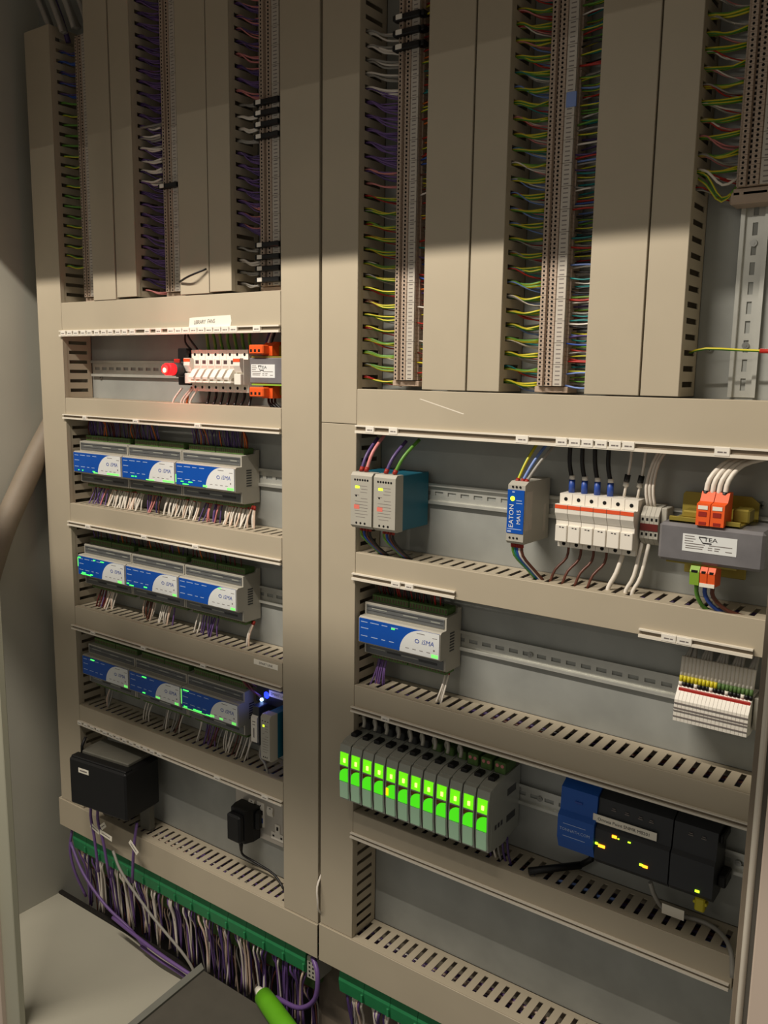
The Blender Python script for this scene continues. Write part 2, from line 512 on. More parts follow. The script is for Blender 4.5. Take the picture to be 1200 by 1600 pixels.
# ------------------------------------------------------------------ DIN rails
def din_h(x0, x1, zc, label, step=25.0, sl=16.0):
    mb = MB()
    for s in (-1, 1):
        a, b = sorted((zc + s * 12.5, zc + s * 17.5)); mb.box(x0, x1, 6.4, 7.5, a, b)
        a, b = sorted((zc + s * 12.0, zc + s * 13.0)); mb.box(x0, x1, 1.2, 6.9, a, b)
        a, b = sorted((zc + s * 3.2, zc + s * 12.5)); mb.box(x0, x1, 1.0, 2.0, a, b)
    x = x0
    while x < x1:
        mb.box(x, min(x1, x + step - sl), 1.0, 2.0, zc - 3.2, zc + 3.2); x += step
    return solo('din_rail', mb, 'steel', label, 'rail', 'mounting rails')
def din_v(z0, z1, xc, label, step=25.0, sl=16.0):
    mb = MB()
    for s in (-1, 1):
        a, b = sorted((xc + s * 12.5, xc + s * 17.5)); mb.box(a, b, 6.4, 7.5, z0, z1)
        a, b = sorted((xc + s * 12.0, xc + s * 13.0)); mb.box(a, b, 1.2, 6.9, z0, z1)
        a, b = sorted((xc + s * 3.2, xc + s * 12.5)); mb.box(a, b, 1.0, 2.0, z0, z1)
    z = z0
    while z < z1:
        mb.box(xc - 3.2, xc + 3.2, 1.0, 2.0, z, min(z1, z + step - sl)); z += step
    return solo('din_rail', mb, 'steel', label, 'rail', 'mounting rails')
din_h(-688, -50, 1498, 'perforated steel rail holding the breakers and small transformer')
din_h(-688, -50, 1293, 'perforated steel rail behind the topmost blue controllers')
din_h(-688, -50, 1057, 'perforated steel rail behind the middle row of blue controllers')
din_h(-688, -50, 820, 'perforated steel rail behind the lowest blue controllers')
din_h(126, 782, 1298, 'perforated steel rail behind the power supplies and fuse holders')
r2 = din_h(126, 782, 1053, 'long bare perforated rail right of the single controller')
r3 = din_h(126, 782, 813, 'perforated steel rail behind the green relays and dark controller')
rv = din_v(1473, 2090, 715, 'upright perforated rail, bare below the right terminal strip')
def rail_screw(par, x, z):
    part('screw', MB().cyl_p(x, z, 4.6, 1.5, 4.6, 12).cyl_p(x, z, 2.0, 4.6, 5.2, 6), 'screw', par)
rail_screw(r2, 424, 1053); rail_screw(r3, 452, 813); rail_screw(r3, 762, 813); rail_screw(rv, 715, 1672); rail_screw(rv, 715, 1541)

# ------------------------------------------------------------------ terminal strips
def terminal_strip(xl, xr, z0, z1, pf, label, pitch=6.2, marker=True, end=True, ref='z'):
    xc = (xl + xr) / 2; w = xr - xl
    t = thing('terminal_strip', (xc, 0, z0), label, 'terminal strip', 'upright terminal strips')
    mb = MB()
    h = pitch - .35
    mb.box(xl - 4, xr + 2, 7.6, pf - 12, 0, h)
    mb.ext_z([(xl, pf - 12), (xl, pf - 3), (xl + 2, pf), (xl + w * .24, pf), (xl + w * .27, pf - 5), (xl + w * .33, pf - 5), (xl + w * .36, pf - .5), (xl + w * .60, pf - .5),
              (xl + w * .62, pf - 3), (xr, pf - 4), (xr, pf - 12)], 0, h)
    for fx in (.13, .48):
        mb.cyl_p(xl + w * fx, h / 2, 1.75, pf - 1, pf + .1, 8, 1)
    mb.box(xl + w * .25, xl + w * .35, pf - 5.5, pf - 4.8, h * .3, h * .9, 0, 1)
    org = Vector((xc, 0, 0))
    me = mb.mesh('terminal', ['terminal', 'hole'], org)
    n = int((z1 - z0) / pitch)
    for i in range(n):
        o = link('terminal', me, t)
        o.location = V(0, 0, 3 + i * pitch)
    if marker:
        step = pitch * 5
        mk = MB().box(xr - w * .36, xr - .5, pf - 4, pf - .2, 0, step - .5, .3)
        for i in range(5):
            mk.box(xr - w * .28, xr - w * .10, pf - .3, pf - .1, i * pitch + 2.0, i * pitch + 3.6, 0, 1)
        mm = mk.mesh('marker_card', ['marker', 'greyink'], org)
        for i in range(int((z1 - z0) / step)):
            o = link('marker_card', mm, t); o.location = V(0, 0, 3 + i * step)
    if end:
        part('end_clamp', MB().box(xl - 6, xr + 6, 6, pf - 8, z0 - 7, z0 + 2, 1).box(xl + 2, xl + 7, pf - 8.2, pf - 7.6, z0 - 6, z0 - 1, 0).box(xr - 7, xr - 2, pf - 8.2, pf - 7.6, z0 - 6, z0 - 1, 0), 'terminal', t)
    return t
TS = {}
TS['L1'] = terminal_strip(-649, -612, 1648, 2175, 45, 'far-left upright terminal strip with green wires beside it')
TS['L2'] = terminal_strip(-384, -340, 1648, 2250, 45, 'upright terminal strip with white wires fanning in from its left')
TS['L3'] = terminal_strip(-125, -76, 1648, 2250, 45, 'upright terminal strip crossed by eight black fuse levers')
TS['R1'] = terminal_strip(176, 216, 1484, 2200, 48, 'upright terminal strip directly right of the middle, three black levers near the top')
TS['R2'] = terminal_strip(435, 476, 1480, 2140, 48, 'upright terminal strip with bright yellow earth wires entering from its left')
TS['R3'] = terminal_strip(700, 742, 1733, 2090, 50, 'short upright terminal strip ending in a clamp on the bare rail')
part('end_clamp', MB().box(690, 752, 6, 42, 1716, 1732, 2), 'terminal', TS['R3'])

def fuse_lever(ts, xl, xr, z, pf=45):
    g = part('fuse_lever', MB().box(xl - 6, xr + 4, pf - 6, pf + 8, z - 4.5, z + 4.5, 1.5).box(xr - 14, xr + 10, pf - 12, pf + 4, z - 3, z + 5, 1.5), 'black', ts, 'black fuse lever')
    part('lever_tag', MB().box(xl + 1, xl + 13, pf + 8, pf + 9.6, z - 3.6, z + 3.8, .6), 'white', g)
for z in (1964, 1946, 1927, 1907, 1722, 1701, 1681, 1661):
    fuse_lever(TS['L3'], -125, -76, z)
fuse_lever(TS['L2'], -384, -340, 1851)
for z in (2039, 2017, 1996):
    fuse_lever(TS['R1'], 176, 216, z, 48)
part('blue_tape', MB().box(463, 478, 46, 49, 1866, 1886, .5), 'wire_paleblue', TS['R2'], 'scrap of pale blue tape')

# wires that leave the duct slots and enter the terminals from the left
def bank(xw, xt, z0, z1, kinds, label, group, per=2, r=1.5, drop=6, pt=30, first=12.0, base=None, name='wire', gap=3.3):
    """one small fan of wires for each duct slot between z0 and z1"""
    j = 0
    for s0, s1 in slots(base, 2300, first=first):
        zs = (s0 + s1) / 2
        if not (z0 <= zs <= z1): continue
        j += 1
        c = random.choice(kinds)
        for k in range(per):
            if per > 2: c = random.choice(kinds)
            ze = zs - drop - k * gap + R(-1.2, 1.2)
            za = zs + R(-2, 2)
            pa = R(42, 52)
            lb = '%s, %sin %s slot from below' % (label, '' if per == 1 else (('upper ', 'lower ') if per == 2 else [nth(q + 1) + ' ' for q in range(per)])[k], nth(j))
            wire([(xw - 7, pa, za), (xw + 6, pa - 1, za - 1), ((xw + xt) / 2 + R(-3, 3), (pa + pt) / 2, (za + ze) / 2 - R(1, 5)), (xt + 1, pt + R(-3, 5), ze)], r * R(.9, 1.1), c, lb, group, n=9, name=name)
bank(122, 172, 1478, 1792, ['gnye', 'gngn'], 'earth wire at the first right strip', 'earth wires of the first right strip', per=2, r=1.8, base=1412.5, name='earth_wire', gap=3.6)
bank(388, 431, 1478, 2040, ['gnye', 'gnye', 'gngn'], 'earth wire at the second right strip', 'earth wires of the second right strip', per=2, r=2.1, drop=1, base=1473, name='earth_wire', gap=3.8)
bank(653, 697, 1752, 1960, ['gnye', 'gngn', 'gnye'], 'earth wire at the rightmost strip', 'earth wires of the rightmost strip', per=2, r=2.1, drop=-5, base=1473, name='earth_wire')
bank(-691, -651, 1700, 2060, ['green', 'gngn', 'green'], 'green wire at the far-left strip', 'green wires of the far-left strip', per=1, r=2.2, drop=3, base=456, name='green_wire')
bank(122, 172, 1945, 2040, ['white', 'white', 'grey'], 'pale wire at the first right strip', 'pale wires of the first right strip', per=4, r=1.7, base=1412.5, name='pale_wire')
bank(-436, -387, 1845, 1985, ['white', 'grey', 'white'], 'white wire at the second left strip', 'white wires of the second left strip', per=3, r=2.1, drop=0, pt=42, base=1642, name='pale_wire', gap=3.8)
for lo, hi, nm in ((1648, 1740, 'lower'), (1905, 1985, 'upper')):
    bank(-168, -128, lo, hi, ['white', 'grey'], 'white wire beside the %s black levers' % nm, '%s white wires of the third left strip' % nm, per=2, r=1.9, drop=4, pt=42, base=1642, name='pale_wire')
bank(122, 172, 1800, 1830, ['pink', 'pink', 'purple'], 'pink wire at the first right strip', 'pink wires of the first right strip', per=2, base=1412.5, name='pink_wire')
bank(-436, -387, 1645, 1675, ['pink', 'pink'], 'pink wire at the foot of the second left strip', 'pink wires of the second left strip', per=2, base=1642, name='pink_wire')
with bundle('wire_bundle', 'mass of purple wires at the upper first right terminal strip'):
    bank(122, 172, 1810, 1950, ['purple', 'violet', 'purple'], '', '', per=6, r=1.4, base=1412.5)
with bundle('wire_bundle', 'mass of purple wires left of the second left terminal strip'):
    bank(-436, -387, 1668, 2260, ['purple', 'violet', 'purple', 'violet'], '', '', per=6, r=1.4, base=1642)
with bundle('wire_bundle', 'mass of purple and pink wires left of the black fuse levers'):
    bank(-168, -128, 1745, 1905, ['purple', 'violet', 'purple', 'pink'], '', '', per=6, r=1.4, base=1642)
    bank(-168, -128, 1985, 2260, ['purple', 'violet', 'pink'], '', '', per=5, r=1.4, base=1642)
with bundle('wire_bundle', 'dark blue wires at the top of the far-left strip'):
    bank(-691, -651, 2060, 2160, ['blue', 'blue', 'violet'], '', '', per=3, r=1.4, drop=3, base=456)
with bundle('wire_bundle', 'thin wires behind the earth wires of the first right strip'):
    bank(122, 172, 1478, 1792, ['white', 'grey', 'red', 'brown'], '', '', per=2, r=1.1, drop=12, pt=18, base=1412.5)
with bundle('wire_bundle', 'thin coloured wires behind the yellow earth wires of the second right strip'):
    bank(388, 431, 1478, 2060, ['white', 'pink', 'grey', 'red', 'tealw', 'paleblue'], '', '', per=3, r=1.1, drop=10, pt=20, base=1473)
with bundle('wire_bundle', 'thin red and pale wires at the strip on the right edge'):
    bank(653, 697, 1735, 2000, ['white', 'red', 'pink', 'grey'], '', '', per=3, r=1.1, drop=10, pt=20, base=1473)
for k, (c, za, ze, dz) in enumerate((('gnye', 1758, 1738, -14), ('gngn', 1752, 1742, -22), ('white', 1762, 1750, -10))):
    wire([(650, 50, za), (664, 52, za + dz * .5), (682, 48, ze + dz), (699, 34, ze)], 1.8, c, ['yellow', 'green', 'white'][k] + ' wire sagging in a loop at the foot of the rightmost strip', n=10)
# short coloured wires between the terminals and the duct on their right
def right_side(xt, xw, z0, z1, step, kinds, label, group, r=1.2):
    z = z0
    while z < z1:
        c = random.choice(kinds)
        pp = R(18, 40); zz = z + R(-3, 3)
        wire([(xt, pp, z), ((xt + xw) / 2, pp + R(0, 6), (z + zz) / 2 - R(-2, 3)), (xw + 4, R(30, 50), zz)], r * R(.9, 1.3), c, label, group, n=6, sides=5)
        z += step * R(.7, 1.3)
with bundle('wire_bundle', 'short coloured wires right of the first right terminal strip'):
    right_side(217, 252, 1488, 2060, 5.2, ['red', 'red', 'orangew', 'violet', 'blue', 'gngn', 'tealw', 'brown', 'yellow', 'white', 'darkred'], 'short coloured wire right of the first right terminal strip', 'short wires right of the first right strip')
with bundle('wire_bundle', 'short coloured wires right of the second right terminal strip'):
    right_side(477, 523, 1484, 2010, 4.4, ['tealw', 'gngn', 'green', 'paleblue', 'white', 'red', 'violet', 'blackw', 'gnye', 'blue', 'blackw', 'tealw', 'grey', 'gngn'], 'short coloured wire right of the strip with yellow earth wires', 'short wires right of the second right strip')
wire([(654, 42, 1531), (676, 46, 1536), (720, 40, 1534), (800, 34, 1531)], 1.9, 'gnye', 'single earth wire stretched across the bare upright rail at the right', name='wire')
solo('heat_shrink', MB().tube([(741, 38, 1533.2), (790, 34.6, 1531.2)], 3.0, 10), 'wire_red', 'red sleeve on the lone earth wire at the right edge', 'sleeve')
# cable tie sticking out at the foot of the wide left duct
solo('cable_tie', MB().tube(spline([(-304, 78, 1664), (-266, 88, 1672), (-229, 79, 1684)], 6), 2.0, 5), 'black', 'black cable tie sticking out above the tape label', 'cable tie')
# grey cables rising at the top left corner
for i in range(11):
    x = -735 + i * 13
    wire([(x + 8, 30 + (i % 3) * 16, 2188 + R(-14, 10)), (x + R(-1, 1), 40 + (i % 3) * 16, 2225), (x - 26 + R(-1, 1), 50 + (i % 3) * 18, 2300), (x - 60, 60 + (i % 3) * 20, 2430)], 6.0, 'violet' if i == 3 else 'grey',
         'grey cable in the top left corner, %s from left' % nth(i + 1), 'grey cables in the top left corner', name='cable')

# flexible conduit on the left side wall
solo('conduit', MB().tube(spline([(-806, 15, 1390), (-806, 64, 1318), (-804, 120, 1228), (-800, 178, 1128), (-800, 226, 1010)], 20), 26, 18), 'conduit', 'thick beige conduit slanting across the left side wall', 'conduit')

# ------------------------------------------------------------------ blue and white controllers
CW = 168.0
def controller(x0, zc, label, leds, soft):
    xa, xb = x0, x0 + CW
    t = thing('io_controller', (x0 + CW / 2, 0, zc - 50), label, 'controller', 'blue and white controllers')
    prof = [(4, -50), (4, 53), (10, 53), (16, 46), (52, 44), (52, 23), (66, 23), (70, 20), (70, -23), (66, -26), (52, -26), (52, -47), (46, -50)]
    part('housing', MB().ext_x([(p, z + zc) for p, z in prof], xa + .4, xb - .4), 'housing', t)
    up = part('upper_cover', MB().box(xa + 4, xb - 4, 51.8, 53.2, zc + 25, zc + 41, .4), 'greycover', t)
    part('print', MB().box(xa + 16, xa + 48, 53.1, 53.4, zc + 34.5, zc + 36).box(xa + 82, xa + 112, 53.1, 53.4, zc + 33.8, zc + 35.4).box(xb - 30, xb - 12, 53.1, 53.4, zc + 33, zc + 34.6), 'smoke', up)
    part('ridge', MB().box(xa + 6, xb - 6, 53.1, 53.8, zc + 37.5, zc + 38.6).box(xa + 6, xb - 6, 53.1, 53.6, zc + 30.6, zc + 31.4), 'darkgrey', up)
    lo = part('lower_cover', MB().box(xa + 4, xb - 4, 51.8, 53.2, zc - 46, zc - 30, .4), 'greycover', t)
    part('print', MB().box(xa + 14, xa + 46, 53.1, 53.4, zc - 37, zc - 35.4).box(xa + 80, xa + 114, 53.1, 53.4, zc - 38, zc - 36.2), 'smoke', lo)
    part('ridge', MB().box(xa + 50, xa + 78, 53.1, 53.7, zc - 39, zc - 36).box(xa + 116, xb - 16, 53.1, 53.7, zc - 40, zc - 36), 'darkgrey', lo)
    fp = part('front_panel', MB().ext_x([(p, z + zc) for p, z in [(69, 20.5), (71.0, 20.5), (71.0, -22), (69, -22)]], xa + 2, xb - 2), 'blue', t, 'blue printed front panel')
    # white field with a quarter-round left edge
    poly = [(xb - 2, zc - 22), (xb - 2, zc + 20.5), (xb - 34, zc + 20.5)]
    for i in range(1, 13):
        a = math.pi / 2 * (i / 12)
        poly.append((xb - 34 - 46 * math.sin(a) * 1.0, zc - 22 + 42.5 * math.cos(a)))
    wf = MB()
    n = len(poly)
    def pz(z):
        return 71.2
    wf.add([(a, pz(b) + .15, b) for a, b in poly] + [(a, pz(b) - .7, b) for a, b in poly], [list(range(n)), list(range(2 * n - 1, n - 1, -1))] + [[i, (i + 1) % n, n + (i + 1) % n, n + i] for i in range(n)])
    part('white_field', wf, 'printwhite', fp)
    lg = text_mb('iSMA', 11.5, xb - 24, 71.6, zc + 1.5, shear=.15)
    for i in range(20):
        a0, a1 = 2 * math.pi * i / 20, 2 * math.pi * (i + 1) / 20
        cx, cz = xb - 45, zc + 1.5
        lg.add([(cx + 4.4 * math.cos(a0), 71.6, cz + 3.6 * math.sin(a0)), (cx + 4.4 * math.cos(a1), 71.6, cz + 3.6 * math.sin(a1)), (cx + 3 * math.cos(a1), 71.6, cz + 2.3 * math.sin(a1)), (cx + 3 * math.cos(a0), 71.6, cz + 2.3 * math.sin(a0))], [(0, 1, 2, 3)])
    part('logo', lg, 'logoblue', fp)
    pr = MB()
    for a, b, z in ((6, 20, 14), (26, 44, 14.5), (50, 62, 14.5), (70, 84, 14.5), (6, 22, 3), (6, 20, -11), (28, 42, -11), (50, 58, -11), (66, 76, -11)):
        pr.box(xa + a, xa + b, 70.9, 71.2, zc + z, zc + z + 1.3)
    part('print', pr, 'paleink', fp)
    pk = MB()
    for i in range(4):
        pk.box(xb - 68 + i * 14, xb - 61 + i * 14, 71, pz(zc - 14) + .25, zc - 14.5, zc - 13.4)
    pk.box(xb - 46, xb - 30, 71, pz(zc + 15) + .25, zc + 14.5, zc + 15.6).box(xb - 15, xb - 6, 71, pz(zc + 12) + .25, zc + 11.5, zc + 12.6).box(xb - 13, xb - 10, 71, pz(zc - 8) + .3, zc - 10, zc - 7)
    part('print', pk, 'greyink', fp)
    lm = MB()
    for a, z, w in leds:
        lm.box(xa + a - w * .4, xa + a + w * .4, 70, 71.7, zc + z - .8, zc + z + .8)
    if leds: part('status_lights', lm, 'led_green', fp, 'lit green status lights')
    sm_ = MB()
    for a, z, w, h in soft:
        sm_.box(xa + a - w / 2, xa + a + w / 2, 70, 71.55, zc + z - h * .4, zc + z + h * .4)
    if soft: part('status_lights', sm_, 'led_soft', fp, 'green status lights glowing through the panel')
    # green screw connectors above and below
    for sgn, zz in ((1, zc + 45), (-1, zc - 58)):
        for (u0, u1) in ((8, 84), (86, 162)):
            tb = MB().box(xa + u0, xa + u1, 14, 41, zz, zz + 12, .6)
            nn = 13
            for i in range(nn):
                xx = xa + u0 + 3 + i * (u1 - u0 - 6) / (nn - 1)
                tb.box(xx - 1.4, xx + 1.4, 40.8, 41.6, zz + 3, zz + 9, 0, 1)
            part('connector', tb, ['greenterm', 'termdark'], t, 'green screw connector')
    # vents in the right-hand end
    ve = MB()
    for i in range(7):
        ve.box(xb - .5, xb + .05, 26, 40, zc - 16 + i * 5, zc - 13.6 + i * 5)
    part('vent', ve, 'darkgrey', t)
    return t
def rowleds(kind):
    if kind == 'a': return [(20, -18, 3), (34, -18, 3), (74, -18, 9)], [(80, -20.5, 14, 3), (140, -19, 40, 5)]
    if kind == 'b': return [(36, -17, 9), (46, -17, 5)], [(92, -20.5, 26, 3), (148, -19, 34, 5)]
    if kind == 'c': return [(20, -15, 9), (44, -15, 13), (30, -20, 20)], [(86, -19, 12, 5), (156, -19, 18, 6), (1.8, -10, 2, 20)]
    if kind == 'd': return [(8, 17, 10), (62, 17, 8), (90, 17, 14), (22, -17, 16), (50, -18, 10), (30, -20, 44)], [(1.8, 6, 2.4, 26), (150, -19, 14, 7)]
    if kind == 'e': return [(8, -17, 8), (66, -17, 12), (20, -20, 16)], [(158, -19, 12, 6)]
    if kind == 'f': return [(122, 17, 10)], [(158, -19, 12, 6)]
    if kind == 'g': return [(40, 17, 16)], [(158, -19, 12, 7)]
    if kind == 'h': return [(52, 17, 16), (50, -19, 10)], [(96, -19, 14, 5), (156, -19, 12, 7)]
    if kind == 'i': return [(16, 18, 20), (14, -18, 12), (50, -18, 30), (84, -20, 20)], [(1.8, 2, 2.4, 40), (94, -18, 12, 6), (120, -18, 10, 5), (156, -19, 12, 7), (40, -21, 70, 2)]
    return [(74, 13, 8)], [(158, -18, 13, 7)]
POSN = ('left', 'middle', 'right')
for row, zc, kinds in (('topmost', 1293, 'abc'), ('second', 1057, 'def'), ('lowest', 820, 'ghi')):
    for i in range(3):
        l, s = rowleds(kinds[i])
        controller(-677 + i * 169.5, zc, '%s of the three blue and white controllers in the %s row' % (POSN[i], row), l, s)
l, s = rowleds('j')
controller(127, 1057, 'single blue and white controller in the right half below the power supplies', l, s)

# wires above and below the controllers
def drop_wires(x0, x1, n, ztop, zbot, kinds, label, group, r=1.35, p0=26, p1=36, fan=6, name='wire', ferrule=None):
    for i in range(n):
        x = x0 + (x1 - x0) * (i + .5) / n + R(-2, 2)
        xe = x + R(-fan, fan)
        a, b = (ztop, zbot)
        wire([(xe, p1 + R(-8, 8), b), ((x + xe) / 2 + R(-1, 1), (p0 + p1) / 2 + R(-2, 4), (a + b) / 2), (x, p0 + R(-3, 3), a)], r * R(.9, 1.15), random.choice(kinds), '%s, %s from left' % (label, nth(i + 1)), group, name=name, n=6, sides=5, ferrule=ferrule)
PV = ['purple', 'violet', 'violet', 'darkred', 'brown']
with bundle('wire_bundle', 'dark purple wires above the topmost row of blue controllers'):
    for u0, u1, n in ((-672, -556, 22), (-545, -430, 20), (-330, -172, 30)):
        drop_wires(u0, u1, n, 1350, 1388, PV + ['violet', 'violet', 'orangew'], '', '', p0=30, p1=34)
with bundle('wire_bundle', 'dark wires above the second row of blue controllers'):
    drop_wires(-672, -190, 34, 1114, 1150, PV + ['darkred', 'brown', 'blackw', 'orangew'], 'dark wire above the second row of controllers', 'wires above the second row of controllers', p0=30, p1=34)
with bundle('wire_bundle', 'dark wires above the lowest row of blue controllers'):
    drop_wires(-662, -200, 22, 877, 905, PV + ['blackw', 'brown', 'grey'], 'dark wire above the lowest row of controllers', 'wires above the lowest row of controllers', p0=30, p1=34)
with bundle('wire_bundle', 'dark red wires above the single right-hand controller'):
    drop_wires(140, 278, 22, 1114, 1146, ['darkred', 'darkred', 'red', 'brown', 'blackw'], 'dark red wire above the single right-hand controller', 'wires above the single controller', p0=30, p1=34)
WW = ['white', 'white', 'white', 'cream']
SEC = {}
for q in ((-664, -600, -478, -420, -300, -240), (-655, -632, -500, -446, -330, -312), (-640, -505, -440, -330, -310, -262)):
    for i_, v_ in enumerate(q): SEC[v_ // 10] = ('leftmost', 'second', 'third', 'fourth', 'fifth', 'rightmost')[i_]
for u0, u1, n, ks in ((-664, -612, 9, ['purple', 'purple', 'pink', 'violet']), (-600, -490, 20, WW), (-478, -432, 8, ['purple', 'violet', 'brown', 'pink']), (-420, -312, 17, WW),
                      (-300, -246, 9, ['purple', 'pink', 'violet', 'pink']), (-240, -160, 17, WW)):
    lb = ('white wire' if ks is WW else 'purple or pink wire') + ' below the topmost controllers, %s cluster' % SEC[u0 // 10]
    drop_wires(u0, u1, n, 1237, 1190, ks, lb, lb + 's', r=1.9 if ks is WW else 1.5, p0=24, p1=40, ferrule='ferrulered')
for u0, u1, n, ks in ((-655, -625, 5, ['purple', 'darkred']), (-632, -596, 6, WW), (-500, -460, 7, ['cream', 'brown', 'white']), (-446, -400, 7, ['purple', 'cream', 'white']), (-330, -316, 3, WW), (-312, -266, 7, ['purple', 'violet', 'cream'])):
    lb = ('white wire' if ks is WW else 'purple or pale wire') + ' below the second controller row, %s cluster' % SEC[u0 // 10]
    drop_wires(u0, u1, n, 1000, 950, ks, lb, lb + 's', r=1.7, p0=24, p1=40, ferrule='ferrulered')
drop_wires(-176, -168, 2, 1003, 952, WW, 'white wire with red sleeve under the second row', 'wires with red sleeve', r=2.2, p0=22, p1=44, fan=2, ferrule='ferrulered')
for u0, u1, n, ks in ((-640, -620, 3, ['cream', 'grey']), (-505, -480, 4, ['white', 'grey']), (-440, -375, 8, ['white', 'brown', 'grey']), (-330, -318, 2, ['white']), (-310, -268, 8, ['purple', 'violet', 'darkred']), (-262, -170, 13, ['white', 'grey', 'brown', 'white'])):
    lb = ('pale wire' if 'grey' in ks or ks == ['white'] else 'purple or dark red wire') + ' below the lowest controller row, %s cluster' % SEC[u0 // 10]
    drop_wires(u0, u1, n, 763, 712, ks, lb, lb + 's', r=1.6, p0=24, p1=44)
drop_wires(140, 158, 8, 1000, 948, ['purple', 'purple', 'pink'], 'purple wire hanging below the single right-hand controller', 'purple wires below the single controller', r=1.6, p0=24, p1=44, fan=4, ferrule='ferrulered')
drop_wires(277, 285, 3, 1000, 950, WW, 'white wire with red sleeve below the single controller', 'white wires below the single controller', r=1.8, p0=22, p1=46, fan=3, ferrule='ferrulered')

# ------------------------------------------------------------------ breaker row
def breaker(x0, zc, w, kind, label, group):
    x1 = x0 + w
    t = thing('circuit_breaker', (x0 + w / 2, 0, zc - 40), label, 'circuit breaker', group)
    prof = [(5, -40), (5, 40), (45, 40), (45, 22), (57, 22), (57, -25), (45, -25), (45, -40)]
    part('body', MB().ext_x([(p, z + zc) for p, z in prof], x0 + .3, x1 - .3), 'white', t)
    for z in (31, -32):
        part('screw_hole', MB().cyl_p(x0 + w / 2, zc + z, 3.0, 44, 45.25, 10), 'hole', t)
    if kind == 'lever':
        part('window', MB().box(x0 + 5, x1 - 5, 56.8, 57.3, zc + 13, zc + 20), 'darkgrey', t)
        part('recess', MB().box(x0 + 2, x1 - 2, 56.6, 57.2, zc - 12, zc + 10), 'marker', t)
        part('toggle', MB().ext_x([(57, zc + 4), (63, zc + 2), (74, zc - 12), (73, zc - 16), (66, zc - 14), (57, zc - 10)], x0 + 3, x1 - 3), 'white', t, 'white toggle lever')
        part('flap', MB().box(x0 + .6, x1 - .6, 57, 72, zc - 23, zc - 19.5, .8), 'white', t)
    else:
        part('fuse_drawer', MB().ext_x([(57, zc + 24), (66, zc + 24), (67, zc + 10), (61, zc - 2), (57, zc - 2)], x0 + 1, x1 - 1), 'white', t)
        part('colour_band', MB().box(x0 + 1, x1 - 1, 66, 66.9, zc + 17, zc + 23), 'orangeband', t)
        part('flap', MB().box(x0 + 1, x1 - 1, 57, 65, zc - 25, zc - 5, .8), 'white', t)
    return t
for i in range(8):
    breaker(-312 + i * 19.4, 1497, 19.4, 'fuse' if i in (0, 7) else 'lever',
            ('%s orange-banded white fuse unit in the breaker row' % ('left' if i == 0 else 'right')) if i in (0, 7) else 'white lever breaker, %s of the six levers' % ORD[i - 1], 'breakers in the upper left compartment')
for i in range(8):
    x = -302 + i * 19.4
    if i: wire([(x, 26, 1537), (x + R(-2, 2), 30, 1552), (x + R(-3, 3), 34, 1574)], 3.4, 'green', 'dull green wire above the breakers, %s from left' % nth(i), 'green wires above the breakers', n=6)
    if i: wire([(x, 26, 1457), (x + R(-2, 2), 30, 1445), (x + R(-3, 3), 38, 1428)], 3.0, 'blackw', 'black wire below the white breakers, %s from left' % nth(i), 'black wires below the breakers', n=6)
for k, (xa, xb) in enumerate(((-345, -362), (-318, -338), (-312, -330), (-298, -312))):
    wire([(xb, 52, 1429), (xb + 4, 52, 1440), (xa + 2, 44, 1462)], 2.2, 'white', 'white wire curving down beside the red lamp, %s from left' % nth(k + 1), 'white wires below the red lamp', n=7)
wire([(-318, 40, 1465), (-322, 46, 1450), (-326, 48, 1430)], 2.4, 'orangew', 'single orange wire below the red indicator lamp')
# red indicator
t = thing('indicator_lamp', (-318, 0, 1465), 'glowing red indicator lamp left of the white breakers', 'lamp')
part('base', MB().box(-345, -314, 5, 52, 1468, 1532, 1.5).box(-338, -314, 40, 58, 1505, 1540, 1.5), 'black', t)
part('terminal_cover', MB().box(-338, -313, 52, 66, 1484, 1514, 2), 'darkgrey', t)
part('collar', MB().cyl_p(-322, 1499, 13, 66, 84, 18), 'darkgrey', t)
part('lens', MB().cyl_p(-322, 1499, 11.5, 84, 100, 20).cyl_p(-322, 1499, 9.0, 100, 105, 20), 'lamp_red', t, 'lit red lens')
part('bulb', MB().cyl_p(-322, 1497, 4.5, 104.8, 106, 14), 'lamp_redcore', t)
part('red_clip', MB().box(-336, -320, 66, 70, 1509, 1519, 1), 'wire_red', t)
lp = bpy.data.lights.new('indicator_glow', 'POINT'); lp.energy = .18; lp.color = (1, .08, .06); lp.shadow_soft_size = .01
lo_ = bpy.data.objects.new('indicator_glow', lp); COL.objects.link(lo_); lo_.location = V(-322, 118, 1499)
wire([(-316, 40, 1536), (-330, 44, 1552), (-338, 36, 1574)], 2.0, 'blackw', 'thin black wire rising from the red lamp unit')
wire([(-300, 40, 1538), (-318, 46, 1562), (-326, 40, 1574)], 2.0, 'blackw', 'thin black wire looping over the leftmost fuse unit')

